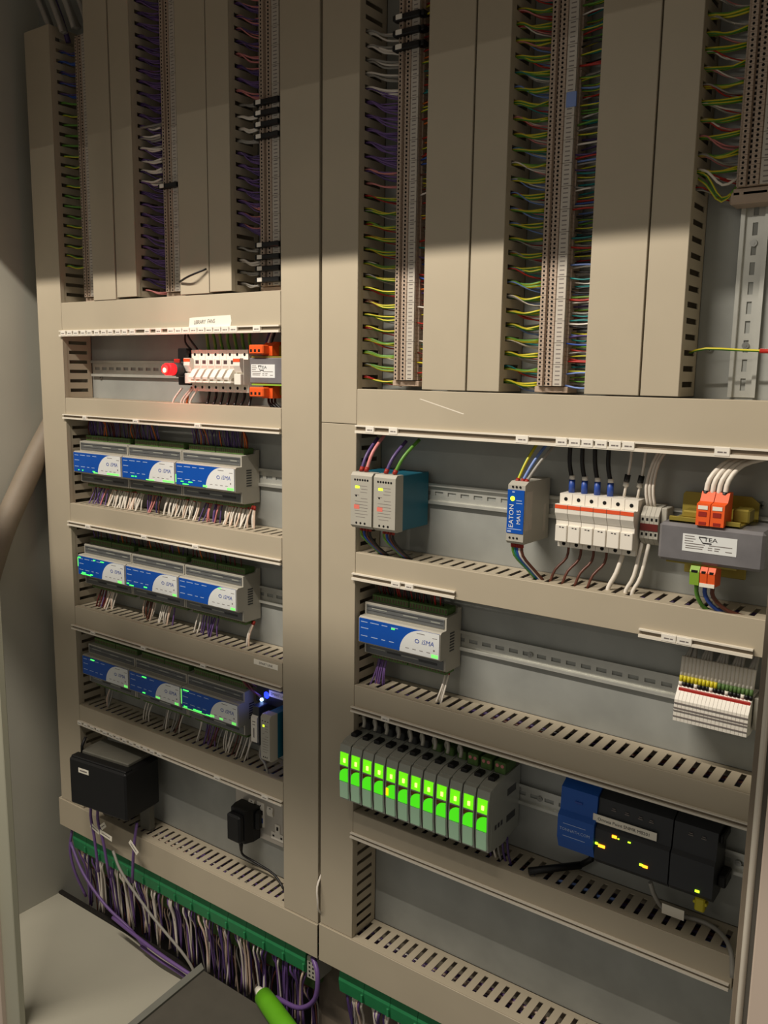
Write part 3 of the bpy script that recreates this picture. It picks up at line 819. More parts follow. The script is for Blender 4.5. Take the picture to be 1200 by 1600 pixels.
# small transformer
def print_label(par, x0, x1, z0, z1, p, logo_h):
    g = part('rating_label', MB().box(x0, x1, p, p + .5, z0, z1, .1), 'printwhite', par, 'white rating label with a black logo')
    w, h = x1 - x0, z1 - z0
    lg = text_mb('TEA', logo_h, x0 + w * .52, p + .75, z0 + h * .77, sx=1.3)
    q = p + .75
    a, b = x0 + w * .30, x0 + w * .44
    for (xa, za, xb_, zb) in ((a, .92, b, .92), (a, .92, x0 + w * .38, .60), (x0 + w * .38, .60, b + w * .10, .60)):
        z_a, z_b = z0 + h * za, z0 + h * zb
        lg.add([(xa, q, z_a), (xb_, q, z_b), (xb_, q, z_b - h * .07), (xa, q, z_a - h * .07)], [(0, 1, 2, 3)])
    part('logo', lg, 'ink', g)
    pr = MB()
    for fz, spans in ((.86, ((.04, .22),)), (.72, ((.04, .24),)), (.58, ((.04, .20),)), (.44, ((.04, .42), (.5, .92))), (.30, ((.06, .40), (.48, .56), (.60, .70))), (.18, ((.06, .38), (.48, .56), (.60, .68), (.8, .92)))):
        for u0, u1 in spans:
            pr.box(x0 + w * u0, x0 + w * u1, p + .45, p + .7, z0 + h * fz, z0 + h * (fz + .045))
    part('print', pr, 'greyink', g)
t = thing('transformer', (-93, 0, 1450), 'small grey transformer with orange terminals right of the breakers', 'transformer')
part('core', MB().box(-136, -50, 8, 64, 1475, 1522, 2), 'trafo', t)
part('bracket', MB().box(-136, -50, 7.6, 10, 1450, 1548).box(-132, -54, 8, 62, 1522, 1525), 'brass', t)
part('bracket', MB().box(-132, -54, 8, 62, 1472, 1475), 'lime', t)
print_label(t, -131, -72, 1486, 1510, 64, 7.5)
for nm, z0, z1 in (('upper', 1526, 1547), ('lower', 1449, 1471)):
    o = part('terminal_block', MB().box(-128, -92, 40, 74, z0 + 2, z1 - 2, 2).ext_x([(22, z0), (22, z1 + 4), (44, z1 + 4), (58, z1 - 4), (58, z0)], -110, -84), 'orange', t, 'orange terminal block')
    part('wire_entry', MB().box(-124, -119, 73.8, 74.2, z0 + 6, z0 + 11).box(-114, -109, 73.8, 74.2, z0 + 6, z0 + 11).box(-104, -99, 73.8, 74.2, z0 + 6, z0 + 11), 'hole', o)
part('coil_terminal', MB().box(-86, -52, 12, 40, 1526, 1545, 1), 'brass', t)
part('coil_terminal', MB().box(-84, -54, 12, 40, 1455, 1470, 1), 'brass', t)
for k, c in enumerate(('violet', 'white', 'blackw')):
    wire([(-112 + 7 * k, 46, 1546), (-110 + 7 * k, 44, 1556), (-106 + 7 * k, 38, 1574)], 2.4, c, ['violet', 'white', 'black'][k] + ' wire rising from the small transformer')
for k in range(3):
    wire([(-110 + 8 * k, 40, 1452), (-104 + 8 * k, 46, 1440), (-92 + 9 * k, 44, 1428)], 2.6, 'blackw', 'black wire curving under the small transformer, %s from left' % nth(k + 1), 'black wires under the small transformer')
# handwritten tape and smart link tag
t = solo('tape_label', MB().ext_p([(-284, 1577), (-281, 1596), (-262, 1597), (-171, 1599), (-169, 1588), (-172, 1578)], 75.1, 75.6), 'paper', 'cream tape label handwritten LIBRARY FANS', 'label')
part('lettering', text_mb('LIBRARY  FANS', 10.5, -241, 75.8, 1588, rot=1.5, shear=.2, sx=.82), 'ink', t)
t = solo('tag_label', MB().box(-121, -58, 75.1, 76, 940.5, 951, .3), 'paper', 'white printed tag reading SMART LINK on the duct', 'label')
part('lettering', text_mb('SMART LINK', 6.5, -89, 76.15, 945.6), 'ink', t)

# ------------------------------------------------------------------ small devices right of the lowest controllers
def psu(x0, w, zc, h, pf, ptop, pbot, label, dots, ledz, pink, name='power_supply', group='beige and teal power supplies'):
    x1 = x0 + w
    t = thing(name, (x0 + w / 2, 0, zc - h / 2), label, 'power supply', group)
    z0, z1 = zc - h / 2, zc + h / 2
    part('metal_case', MB().box(x0 + .5, x1 - .5, 8, pf - 20, z0 + 1, z1 - 1, .8), 'teal', t, 'teal metal case')
    f = part('front_cover', MB().ext_x([(pf - 22, z0), (pf - 22, z1), (pf - 5, z1), (pf, z1 - 5), (pf, z0 + 5), (pf - 5, z0)], x0, x1), 'housing', t)
    hm = MB()
    for i in range(dots):
        hm.cyl_p(x0 + w * (.2 + .6 * i / (dots - 1)), z1 - 12, w * .035 + .5, pf - .5, pf + .15, 8)
    for i in range(3):
        hm.cyl_p(x0 + w * (.28 + .2 * i), z0 + 9, w * .035 + .6, pf - .5, pf + .15, 8)
    part('screw_holes', hm, 'hole', f)
    pr = MB()
    for i, (u0, u1) in enumerate(((.2, .78), (.5, .8), (.45, .78), (.18, .4), (.48, .8), (.2, .82), (.2, .8), (.2, .82), (.2, .78), (.2, .82), (.25, .7))):
        z = z1 - 22 - i * (h * .056)
        pr.box(x0 + w * u0, x0 + w * u1, pf - .2, pf + .12, z, z + .8)
    part('print', pr, 'greyink', f)
    if pink:
        part('print', MB().box(x0 + w * .16, x0 + w * .42, pf - .2, pf + .15, zc - 14, zc - 7), 'pinkprint', f)
        part('adjuster', MB().cyl_p(x0 + w * .26, zc + 8, 1.8, pf - .3, pf + .2, 10), 'hole', f)
    part('status_light', MB().box(x0 + w * .22, x0 + w * .42, pf - .2, pf + .5, ledz - 2, ledz + 2, .3), 'led_yellow', f, 'lit green status light')
    return t
psu(136, 43, 1289.5, 93, 107, 0, 0, 'left of two beige and teal power supplies', 6, 1312, True)
psu(183, 43, 1289.5, 93, 107, 0, 0, 'right of two beige and teal power supplies, teal side showing', 6, 1312, True)
psu(-81, 23, 810, 93, 100, 0, 0, 'slim power supply in the corner beside the blue light', 3, 835, False)
for k, (x, c, dx, dz) in enumerate(((146, 'violet', 6, 52), (156, 'pink', 10, 60), (196, 'violet', 14, 50), (213, 'green', 22, 54))):
    wire([(x + dx, 70 - dz * .3, 1338 + dz), (x + dx * .45, 80, 1338 + dz * .5), (x, 92, 1337)], 3.0, c,
         ['violet wire on the left power supply', 'pink wire rising from the left power supply', 'violet wire rising from the right power supply', 'green wire rising from the right power supply'][k], n=9, sides=8, ferrule='ferrulered')
for g, x in enumerate((150, 197)):
    for k, c in enumerate(('gngn', 'blue', 'brown', 'blackw')):
        wire([(x + 16 + k * 5, 56, 1190), (x + 8 + k * 4, 74, 1208), (x - 3 + k * 6, 90, 1228), (x - 2 + k * 6, 92, 1244)], 2.2, c, '%s wire under the %s power supply' % ({'gngn': 'green-yellow', 'blue': 'blue', 'brown': 'brown', 'blackw': 'black'}[c], ('left', 'right')[g]), n=9, ferrule='ferrulered')
# slim white module and dark box with blue light
t = thing('interface_module', (-128, 0, 770), 'slim dark module with a white front left of the small power supply', 'module')
part('body', MB().box(-136, -118, 8, 66, 770, 850, 1), 'charcoal', t)
part('front', MB().ext_x([(62, 776), (70, 777), (70, 826), (66, 831), (62, 831)], -136, -120), 'white', t)
part('print', MB().box(-132, -124, 69.8, 70.15, 818, 820).box(-132, -125, 69.8, 70.15, 812, 813.5).box(-130, -127, 69.8, 70.15, 786, 806), 'greyink', t)
t = thing('wireless_hub', (-100, 0, 846), 'dark box with a bright blue light above the small power supply', 'hub')
part('body', MB().box(-152, -52, 8, 40, 846, 884, 2), 'black', t)
part('status_light', MB().cyl_p(-134, 854, 3.4, 40, 43, 12), 'led_bluecore', t, 'bright blue light')
part('status_ring', MB().cyl_p(-122, 866, 7, 39.5, 40.4, 12), 'led_blue', t)
g = part('tag', MB().ext_x([(40.4, 866), (41.2, 866), (41.2, 879), (40.4, 879)], -114, -62), 'paper', t)
part('lettering', text_mb('SMART LINK', 7.5, -88, 41.5, 872.5), 'ink', g)
lp = bpy.data.lights.new('hub_glow', 'POINT'); lp.energy = .022; lp.color = (.12, .16, 1); lp.shadow_soft_size = .006
lo_ = bpy.data.objects.new('hub_glow', lp); COL.objects.link(lo_); lo_.location = V(-118, 58, 866)
wire([(-150, 44, 880), (-158, 72, 905), (-140, 76, 892), (-134, 46, 862)], 2.4, 'darkred', 'dark red looped lead of the box with the blue light', n=12)
wire([(-145, 44, 880), (-152, 68, 900), (-132, 70, 886), (-130, 46, 862)], 2.0, 'brown', 'brown looped lead of the box with the blue light', n=12)
wire([(-98, 62, 714), (-104, 66, 738), (-122, 60, 746), (-126, 50, 770)], 2.6, 'grey', 'grey cable curling under the slim white module', n=10)

# ------------------------------------------------------------------ black box, mains socket, plug adapter
t = thing('black_enclosure', (-545, 70, 522), 'black box with a small white label and grey lid, lower left compartment', 'box')
B = lambda mb: mb.rot_z(-6.6, -629, 150)
part('body', B(MB().box(-629, -455, 46, 150, 522, 633, 4)), 'black', t)
part('lid', B(MB().box(-622, -474, 50, 122, 632, 641, 2)), 'lidgrey', t)
part('ridge', B(MB().box(-626, -458, 124, 146, 632, 637, 2)), 'black', t)
g = part('tag', B(MB().box(-598, -566, 150, 150.8, 604, 615, .2)), 'paper', t)
part('print', B(MB().box(-593, -571, 150.7, 151, 608, 611)), 'greyink', g)
part('aerial', B(MB().tube([(-618, 120, 634), (-618, 120, 650), (-616, 110, 668)], 3.5, 8)), 'black', t)
for xq in (-620, -500):
    part('foot', B(MB().box(xq, xq + 30, 50, 66, 456, 524, 1)), 'lidgrey', t)
t = thing('mains_socket', (-178, 0, 528), 'metal double mains socket with two rocker switches and USB ports', 'socket')
part('back_box', MB().box(-242, -112, 0.5, 4, 530, 618, 1), 'socketplate', t)
part('plate', MB().box(-245, -109, 4, 8, 528, 621, 1.2), 'socketplate', t)
for x in (-196, -143):
    s_ = part('rocker_switch', MB().ext_x([(8, 588), (10, 588), (12.5, 598), (10, 608), (8, 608)], x - 8, x + 8), 'white', t)
    part('mark', MB().box(x - 2, x + 2, 10.8, 11.2, 604, 606), 'ink', s_)
u = part('usb_module', MB().box(-181, -160, 8, 10, 556, 610, .5), 'white', t)
part('usb_port', MB().box(-177, -164, 9.8, 10.4, 583, 593), 'ink', u, 'black port')
part('usb_port', MB().box(-177, -164, 9.8, 10.4, 565, 576), 'usbblue', u, 'blue port')
part('mark', MB().box(-172, -169, 9.8, 10.3, 601, 604), 'ink', u)
s_ = part('socket_face', MB().ext_p([(-141, 540), (-141, 556), (-130, 556), (-130, 575), (-117, 575), (-117, 556), (-108, 556), (-108, 540)], 8, 9.6), 'white', t)
part('pin_hole', MB().box(-126, -121, 9.4, 9.9, 562, 570).box(-137, -132, 9.4, 9.9, 546, 550).box(-115, -110, 9.4, 9.9, 546, 550), 'hole', s_)
t = thing('plug_adapter', (-190, 8, 530), 'black plug-in adapter in the left mains socket outlet', 'adapter')
part('body', MB().ext_z([(-224, 10), (-224, 30), (-218, 48), (-180, 48), (-172, 30), (-172, 10)], 530, 602), 'black', t)
part('nose', MB().box(-219, -181, 46, 62, 534, 594, 4), 'black', t)
part('plug_face', MB().box(-190, -164, 8.5, 26, 552, 596, 5), 'black', t)
part('strain_relief', MB().tube([(-198, 40, 532), (-198, 40, 506)], 6, 10, r1=3), 'black', t)
wire([(-198, 40, 508), (-196, 36, 494), (-170, 24, 480), (-120, 22, 470), (-86, 30, 452)], 2.6, 'blackw', 'thin black lead running from the plug adapter to the duct', name='cable', n=14)

# purple cables with white flags on the lowest left duct
for k, (xa, za, xb, zb) in enumerate(((-630, 520, -612, 330), (-604, 516, -572, 330), (-470, 500, -488, 350))):
    wire([(xa, 92, za), (xa + 2, 100, 470), ((xa + xb) / 2, 98, 420), (xb, 96, zb)], 3.6, 'purple', ['left purple cable hanging from the black box', 'second purple cable hanging from the black box', 'thin purple cable under the right corner of the black box'][k], name='cable', n=10)
for k, (x, z, w, r_) in enumerate(((-612, 442, 34, -14), (-570, 440, 44, -6), (-470, 446, 34, -38), (-576, 462, 22, 40))):
    a = math.radians(r_)
    ca, sa = math.cos(a), math.sin(a)
    pl = [(x + u * ca - v * sa, z + u * sa + v * ca) for u, v in ((-w / 2, -6), (w / 2, -6), (w / 2, 6), (-w / 2, 6))]
    f_ = solo('cable_flag', MB().ext_p(pl, 101 + k, 101.8 + k), 'paper', ['left white flag label on a purple cable', 'long white flag label between two purple cables', 'slanted white flag label on the thin purple cable', 'small upright flag label under the black box'][k], 'label')
    pl = [(x + u * ca - v * sa, z + u * sa + v * ca) for u, v in ((-w * .34, -1), (w * .34, -1), (w * .34, 1), (-w * .34, 1))]
    part('print', MB().ext_p(pl, 101.7 + k, 102 + k), 'greyink', f_)

# ------------------------------------------------------------------ surge unit and fuse holders, right half
t = thing('surge_protector', (432, 0, 1250), 'slim grey surge protector with blue EATON MA15 front', 'surge protector')
part('body', MB().ext_x([(6, 1249), (6, 1343), (80, 1343), (91, 1338), (92, 1254), (88, 1250)], 418, 446), 'housing', t)
f = part('front_panel', MB().box(418.4, 445.6, 91.2, 92.8, 1266, 1331, .2), 'blue', t)
part('lettering', text_mb('EATON', 10.5, 426, 93.0, 1292, rot=90), 'printwhite', f)
part('lettering', text_mb('MA15', 9.0, 438, 93.0, 1291, rot=90), 'printwhite', f)
part('print', MB().box(426, 430, 92.7, 93, 1327, 1329).box(433, 442, 92.7, 93, 1315, 1316).box(433, 443, 92.7, 93, 1311, 1312).box(420, 443, 92.7, 93, 1272, 1273).box(420, 426, 92.7, 93, 1267.5, 1270), 'paleink', f)
part('status_light', MB().cyl_p(427, 1318, 3.6, 92.7, 93.4, 14), 'led_yellow', f, 'lit green status light')
hm = MB()
for i in range(3):
    hm.cyl_p(426 + i * 6, 1335.5, 1.7, 90, 92, 8).cyl_p(424 + i * 6, 1259, 1.7, 91, 92.6, 8)
part('screw_holes', hm, 'hole', t)
part('side_label', MB().box(446, 446.3, 66, 88, 1270, 1328).box(446, 446.3, 18, 26, 1262, 1304), 'marker', t)
for k, (x, c) in enumerate(((425, 'gnye'), (433, 'paleblue'), (439, 'grey'))):
    wire([(x + 18 + k * 8, 42, 1404), (x + 8 + k * 4, 64, 1372), (x, 78, 1340)], 2.4, c, ['yellow-green wire on top of the surge protector', 'pale blue wire on top of the surge protector', 'grey wire on top of the surge protector'][k], n=8, ferrule='ferrulered')
for k, c in enumerate(('gngn', 'tealw', 'blue', 'white', 'brown')):
    wire([(452 + k * 3, 48, 1188), (440 + k * 3, 62, 1208), (425 + k * 3.6, 76, 1230), (423 + k * 3.8, 80, 1250)], 2.2, c, ['green-yellow', 'teal', 'dark blue', 'white', 'brown'][k] + ' wire under the surge protector', n=9, ferrule='ferrulered')

def fuse_holder(x0, zc, w, label):
    x1 = x0 + w
    t = thing('fuse_holder', (x0 + w / 2, 0, zc - 40), label, 'fuse holder', 'white fuse holders in the right half')
    prof = [(5, -41), (5, 39), (47, 39), (47, 24), (56, 24), (56, -32), (47, -32), (47, -41)]
    part('body', MB().ext_x([(p, z + zc) for p, z in prof], x0 + .3, x1 - .3), 'white', t)
    for z in (31, -36):
        part('screw_hole', MB().cyl_p(x0 + w / 2, zc + z, 2.9, 46.5, 47.3, 10), 'hole', t)
    d = part('fuse_drawer', MB().ext_x([(55, zc + 25), (63, zc + 25), (63, zc + 12), (57, zc + 1), (55, zc + 1)], x0 + .4, x1 - .4), 'white', t)
    part('colour_band', MB().box(x0 + .4, x1 - .4, 62.6, 63.4, zc + 18.5, zc + 24), 'orangeband', d)
    fl = part('flap', MB().box(x0 + .8, x1 - .8, 55, 60, zc - 31, zc - 6, .8), 'white', t)
    part('mark', MB().box(x0 + w * .35, x0 + w * .5, 59.8, 60.2, zc - 10, zc - 8.6).box(x0 + w * .58, x0 + w * .72, 59.8, 60.2, zc - 10.4, zc - 8.8), 'ink', fl)
    return t
for i in range(6):
    fuse_holder(481 + i * 19.8, 1287.5, 19.8, 'white fuse holder with orange band, %s of six' % (ORD[i] if i < 5 else 'rightmost'))
for i in range(4):
    x = 491 + i * 19.8
    w_ = wire([(x - 4 + R(-2, 2), 30, 1404), (x - 4, 31, 1372), (x + 1, 30, 1345)], 3.2, 'blackw', 'black wire with blue ferrule above the fuse holders, %s' % ORD[i], n=8, sides=8)
    part('ferrule', MB().tube([(x + 1, 30, 1346), (x + 1, 30, 1326)], 4.6, 10), 'wire_blue', w_, 'blue ferrule')
    part('ring_marker', MB().tube([(x + .8, 30, 1352), (x + 1, 30, 1345)], 4.2, 10), 'white', w_)
for i in range(2):
    x = 570 + i * 20
    w_ = wire([(x + 10, 30, 1404), (x + 8, 30, 1372), (x + 2, 30, 1328)], 2.0, 'white', 'clear white wire above the %s fuse holder' % ('fifth' if i == 0 else 'sixth'), n=8)
    part('ring_marker', MB().tube([(x + 6, 30, 1360), (x + 4.5, 30, 1350)], 4.2, 8), 'black', w_)
    part('ring_marker', MB().tube([(x + 4.4, 30, 1349), (x + 3.6, 30, 1343)], 4.0, 8), 'white', w_)
for i in range(4):
    x = 491 + i * 19.8
    wire([(x - 18, 52, 1188), (x - 12, 46, 1210), (x, 34, 1228), (x + 1, 30, 1250)], 2.0, 'brown', 'brown wire under the fuse holders, %s' % ORD[i], n=9)
for i, x in enumerate((570, 596, 606)):
    wire([(x - 8, 46, 1180), (x - 7, 46, 1196), (x + 2, 42, 1218), (x + 8, 34, 1248 if i == 0 else 1266)], 3.4 if i == 0 else 2.8, 'white', 'thick white wire curving into the duct under the fuse holders, %s' % ORD[i], n=9, sides=8)
# three small terminals between the fuse holders and the transformer
t = thing('terminal_group', (616, 0, 1268), 'small beige terminals between the fuse holders and the large transformer', 'terminals')
for i in range(4):
    o = part('terminal', MB().ext_x([(6, 1262), (6, 1320), (34, 1318), (44, 1306), (44, 1274), (34, 1264)], 603 + i * 6.4, 609 + i * 6.4), 'housing', t)
    part('wire_hole', MB().box(604.5 + i * 6.4, 607.5 + i * 6.4, 43.8, 44.3, 1299, 1303).box(604.5 + i * 6.4, 607.5 + i * 6.4, 43.8, 44.3, 1278, 1282), 'hole', o)
part('marker', MB().box(603, 628, 44, 45, 1285, 1295), 'wire_darkred', t)
part('end_clamp', MB().box(629, 637, 6, 36, 1266, 1318, 1), 'housing', t)
for k in range(3):
    wire([(622 + k * 5, 28, 1404), (612 + k * 4, 34, 1380), (606 + k * 5, 38, 1345), (608 + k * 5, 30, 1316)], 2.2, 'white', 'white wire dropping behind the rightmost fuse holder, %s from left' % nth(k + 1), 'white wires into the small terminals', n=9)

# large transformer
t = thing('transformer', (712, 0, 1228), 'large grey taped transformer with orange terminal blocks at the right', 'transformer')
part('core', MB().box(646, 779, 12, 96, 1258, 1309, 4), 'trafo', t)
part('bracket', MB().ext_p([(652, 1306), (652, 1338), (655, 1342), (742, 1342), (752, 1334), (752, 1306)], 14, 17).box(656, 746, 17, 88, 1309, 1312, .6).box(656, 746, 84, 88, 1309, 1317, .6), 'brass', t)
part('bracket', MB().box(656, 746, 17, 90, 1255, 1258, .6).box(660, 742, 12, 17, 1228, 1258, 1), 'brass', t)
print_label(t, 678, 746, 1274, 1297, 96, 7.5)
for i, (xa, xb) in enumerate(((693, 710), (711, 728))):
    o = part('terminal_block', MB().ext_x([(60, 1310), (60, 1352), (76, 1352), (84, 1340), (97, 1338), (98, 1310)], xa, xb), 'orange', t, 'orange terminal block')
    part('wire_entry', MB().box(xa + 4, xb - 4, 97.8, 98.4, 1311, 1315).box(xa + 3, xb - 4, 97.7, 98.2, 1322, 1328), 'darkred' if 0 else 'ferrulered', o)
    part('tag', MB().box(xa + 2, xb - 3, 97.3, 97.9, 1331, 1336), 'paper', o)
for i, (xa, xb, c) in enumerate(((690, 702, 'lime'), (703, 712, 'orange'), (713, 722, 'orange'))):
    o = part('terminal_block', MB().ext_x([(66, 1228), (66, 1255), (92, 1255), (97, 1248), (95, 1230)], xa, xb), c, t)
    part('wire_entry', MB().box(xa + 2, xb - 2, 95.6, 97.2, 1247, 1250), 'hole', o)
part('tag', MB().box(703, 722, 94.5, 96, 1229, 1234), 'paper', t)
part('coil_terminal', MB().box(729, 750, 30, 60, 1312, 1330, 2), 'brass', t)
part('coil_terminal', MB().box(664, 690, 30, 60, 1312, 1322, 2), 'brass', t)
for k in range(4):
    x = 697 + k * 8
    wire([(x + 34 + k * 3, 40, 1398), (x + 16, 58, 1388), (x + 3, 72, 1368), (x, 74, 1346)], 3.2, 'white', 'white wire bending up from the orange terminals, %s' % ORD[k], n=9, sides=8, ferrule='black' if k in (0, 3) else None)
for k, (x, c) in enumerate(((696, 'green'), (707, 'blue'), (717, 'brown'))):
    wire([(x + 22 + k * 14, 54, 1186), (x + 8 + k * 5, 70, 1196), (x + 1, 80, 1214), (x, 82, 1230)], 2.8, c, ['olive green', 'dark blue', 'reddish brown'][k] + ' wire under the large transformer', n=9, sides=8)

# ------------------------------------------------------------------ white slim terminals with grey cables
t = thing('terminal_group', (720, 0, 1024), 'block of slim white terminals under the grey cables at the right', 'terminals')
for i in range(19):
    x = 672 + i * 5.15
    o = part('terminal', MB().ext_x([(6, 1028), (6, 1076), (40, 1078), (46, 1074), (60, 1056), (62, 1026), (40, 1022)], x, x + 4.8), 'white', t)
    for z in (1052, 1044, 1039, 1031):
        pass
mk = MB()
for z in (1050.5, 1043.5, 1039.5, 1031.5):
    mk.box(672, 769.5, 60.2 + (1056 - z) * .05, 61.2 + (1056 - z) * .05, z, z + 1.7)
part('slot_row', mk, 'greyink', t)
part('red_marker', MB().box(674, 769, 47, 51.5, 1064, 1071, .5), 'wire_red', t)
part('end_clamp', MB().box(771, 779, 6, 40, 1030, 1075, 1), 'housing', t)
for i in range(19):
    x = 675 + i * 5.15
    b = 690 + (i // 4) * 21 + R(-3, 3)
    w_ = wire([(x, 42, 1078), (x + R(-1, 1), 40, 1100), ((x + b) / 2, 36, 1125), (b, 34, 1150)], 2.4, 'grey', 'grey sleeved wire on the slim white terminals, %s from left' % nth(i + 1), 'grey wires over the slim white terminals', n=9)
    part('sleeve', MB().tube([(x, 43, 1086), (x + .5, 40.5, 1114)], 2.9, 8), 'white', w_)
    part('core', MB().tube([(x, 45, 1078), (x, 44, 1087)], 2.6, 6), 'wire_yellow' if i < 10 else 'greenterm', w_)
    part('ring_marker', MB().tube([(x, 46, 1073), (x, 45.4, 1078.5)], 2.9, 6), 'black' if i % 4 else 'white', w_)

# ------------------------------------------------------------------ glowing relays
NREL = 12
RW = 25.0
def relay(i):
    x0 = 117 + i * RW + .6; x1 = x0 + RW - 1.2
    t = thing('relay_module', ((x0 + x1) / 2, 0, 750), 'grey relay module with glowing green front, %s of twelve%s' % (ORD[i] if i < 11 else 'rightmost', ', with an amber light' if i == 4 else ''), 'relay', 'glowing relay modules')
    part('housing', MB().ext_x([(6, 756), (6, 866), (84, 862), (100, 858), (100, 752), (60, 748)], x0, x1), 'smoke', t)
    fr = MB()
    prof = [(100, 752), (107, 753), (111, 775), (112, 805), (111, 838), (107, 855), (100, 857)]
    fr.ext_x(prof, x0 + .8, x1 - .8)
    f = part('front_frame', fr, 'smoke', t)
    a, b = x0 + 3.2, x1 - 3.2
    part('window', MB().ext_x([(109, 819), (112.2, 819), (111.2, 842), (109, 842)], a, b), 'relay_win', f, 'lit green window')
    part('lamp', MB().box((a + b) / 2 - 1, (a + b) / 2 + 3.2, 111.3, 113, 825, 832), 'relay_core', f)
    part('corner', MB().box(a, b, 110, 112.35, 808, 816), 'relay_brown', f)
    poly = [(b, 790), (a, 790)]
    for k in range(9):
        u = k / 8 * math.pi / 2
        poly.append((b - (b - a) * math.cos(u), 800 + 15 * math.sin(u)))
    part('window', MB().ext_p(poly, 110.5, 113), 'relay_low', f, 'lit green lower window')
    if i == 4:
        part('lamp', MB().box(a, a + 5, 112.6, 113.3, 793, 806), 'relay_amber', f, 'amber light')
    part('label_field', MB().ext_x([(108, 758), (111.6, 758), (112.6, 788), (108, 788)], a, b), 'mint', f)
    part('latch', MB().box(x0 + 5, x1 - 7, 66, 84, 861, 868, 1), 'black', t)
    if i >= 9:
        o = part('connector', MB().box(x0 + 2, x1 - 2, 18, 58, 864, 884, 1.5), 'lime' if 0 else 'greenterm', t, 'green plug connector')
        part('screw', MB().cyl_p(x0 + 8, 878, 3, 57, 59, 8).cyl_p(x0 + 17, 878, 3, 57, 59, 8), 'wire_pink', o)
    else:
        part('connector', MB().box(x0 + 3, x1 - 3, 16, 50, 864, 878, 1.5), 'darkgrey' if i < 6 else 'greenterm', t)
        lp = []
        for k in range(9):
            u = k / 8 * math.pi * 1.35 - .3
            lp.append((x0 + 12 + 6 * math.cos(u) + R(-.5, .5), 64 - k * 2.4, 878 + 12 * math.sin(u)))
        part('ribbon_loop', MB().tube(lp, 3.2, 6), 'housing', t, 'looped beige ribbon lead')
    return t
for i in range(NREL): rl = relay(i)
for q in ((20, 50, 826, 838), (20, 50, 780, 792), (64, 70, 784, 792), (74, 80, 784, 792), (84, 90, 784, 792)):
    part('side_slot', MB().box(416.3, 416.75, *q), 'darkgrey', rl)
for i in range(10):
    x = 140 + i * 26
    wire([(x, 24, 878), (x + R(-4, 4), 30, 892), (x + R(-6, 6), 34, 908)], 2.0, random.choice(['brown', 'darkred', 'grey', 'violet', 'blackw']), 'dark wire rising behind the glowing relays, %s from left' % nth(i + 1), 'wires above the glowing relays', n=6)
for i in range(5):
    x = 380 + i * 9
    wire([(x + 12, 50, 710), (x + 6, 50, 728), (x, 44, 752)], 1.9, random.choice(['white', 'grey', 'violet', 'white']), 'wire under the right end of the glowing relays, %s from left' % nth(i + 1), 'wires under the glowing relays', n=6)

# ------------------------------------------------------------------ dark controller with blue end
t = thing('network_controller', (628, 0, 770), 'dark controller with blue left end and amber lights, lower right', 'controller')
part('body', MB().ext_x([(6, 774), (6, 884), (40, 884), (56, 876), (60, 836), (66, 831), (66, 782), (56, 772)], 572, 682), 'charcoal', t)
part('side_module', MB().ext_x([(6, 774), (6, 884), (40, 884), (56, 876), (60, 836), (66, 831), (66, 782), (56, 772)], 684, 744), 'charcoal', t)
b_ = part('blue_end', MB().ext_x([(6, 778), (6, 886), (44, 886), (60, 878), (62, 842), (70, 836), (70, 800), (62, 780), (50, 776)], 513, 571), 'bluebox', t, 'blue end module')
part('lettering', text_mb('TONNATH.COM', 6.5, 541, 70.4, 815), 'paleink', b_)
part('print', MB().box(522, 558, 70, 70.3, 824, 824.8).box(522, 558, 70, 70.3, 804, 804.8), 'paleink', b_)
part('latch', MB().box(536, 548, 60, 63, 858, 861, .5), 'wire_blue', b_)
part('terminal_row', MB().box(515, 746, 10, 36, 884, 896, 1.5), 'black', t)
part('terminal_row', MB().box(575, 742, 10, 40, 764, 774, 1.5), 'black', t)
g = part('tag', MB().box(566, 662, 62, 63.2, 839, 851.5, .2).rot_z(0, 0, 0), 'paper', t)
part('lettering', text_mb('Omnea Point SNMR M8201', 7.0, 613, 63.5, 845, sx=1.0), 'ink', g)
pr = MB()
for x in (592, 612, 632, 648, 704, 722):
    pr.box(x, x + 7, 57.5, 58.6, 862, 863.2).box(x + 1, x + 6, 57.5, 58.6, 865, 866)
part('print', pr, 'greyink', t)
part('status_lights', MB().box(573, 577, 66, 67.4, 806, 809).box(622, 626, 66, 67, 825, 826.6).box(606.5, 609, 66, 67, 825, 826.4).box(641, 646, 66, 67.2, 796, 799).box(721, 727, 66, 67.2, 785.5, 788.5), 'led_yellow', t, 'lit green status lights')
part('status_lights', MB().box(578, 588, 66, 67.6, 803.5, 807.5).box(598, 605, 66, 67.4, 825, 829).box(646, 653, 66, 67.4, 795, 798.5), 'led_amber', t, 'lit amber status lights')
part('side_clip', MB().box(744, 756, 10, 44, 790, 808, 2), 'black', t)
part('side_clip', MB().box(744, 750, 10, 50, 858, 872, 2), 'black', t)
solo('antenna', MB().tube([(468, 68, 722), (500, 40, 726), (532, 14, 730)], 6, 12).tube([(530, 15, 729), (548, 12, 745), (552, 12, 776)], 5, 10), 'black', 'black stub antenna lying on the duct under the blue end', 'antenna')
wire([(653, 48, 764), (660, 44, 742), (677, 36, 721), (727, 26, 718), (758, 44, 720), (776, 70, 716), (783, 84, 690)], 3.4, 'grey', 'pale grey cable lying on the duct under the dark controller', name='cable', n=24, sides=10)
f_ = solo('cable_flag', MB().ext_x([(46, 722), (47, 722), (47.8, 738), (46.8, 738)], 672, 704), 'paper', 'white flag label on the grey cable under the dark controller', 'label')
solo('plug', MB().box(716, 730, 30, 44, 742, 764, 2).box(713, 733, 32, 42, 752, 757, 1), 'wire_yellow', 'small yellow plug under the dark controller', 'plug')
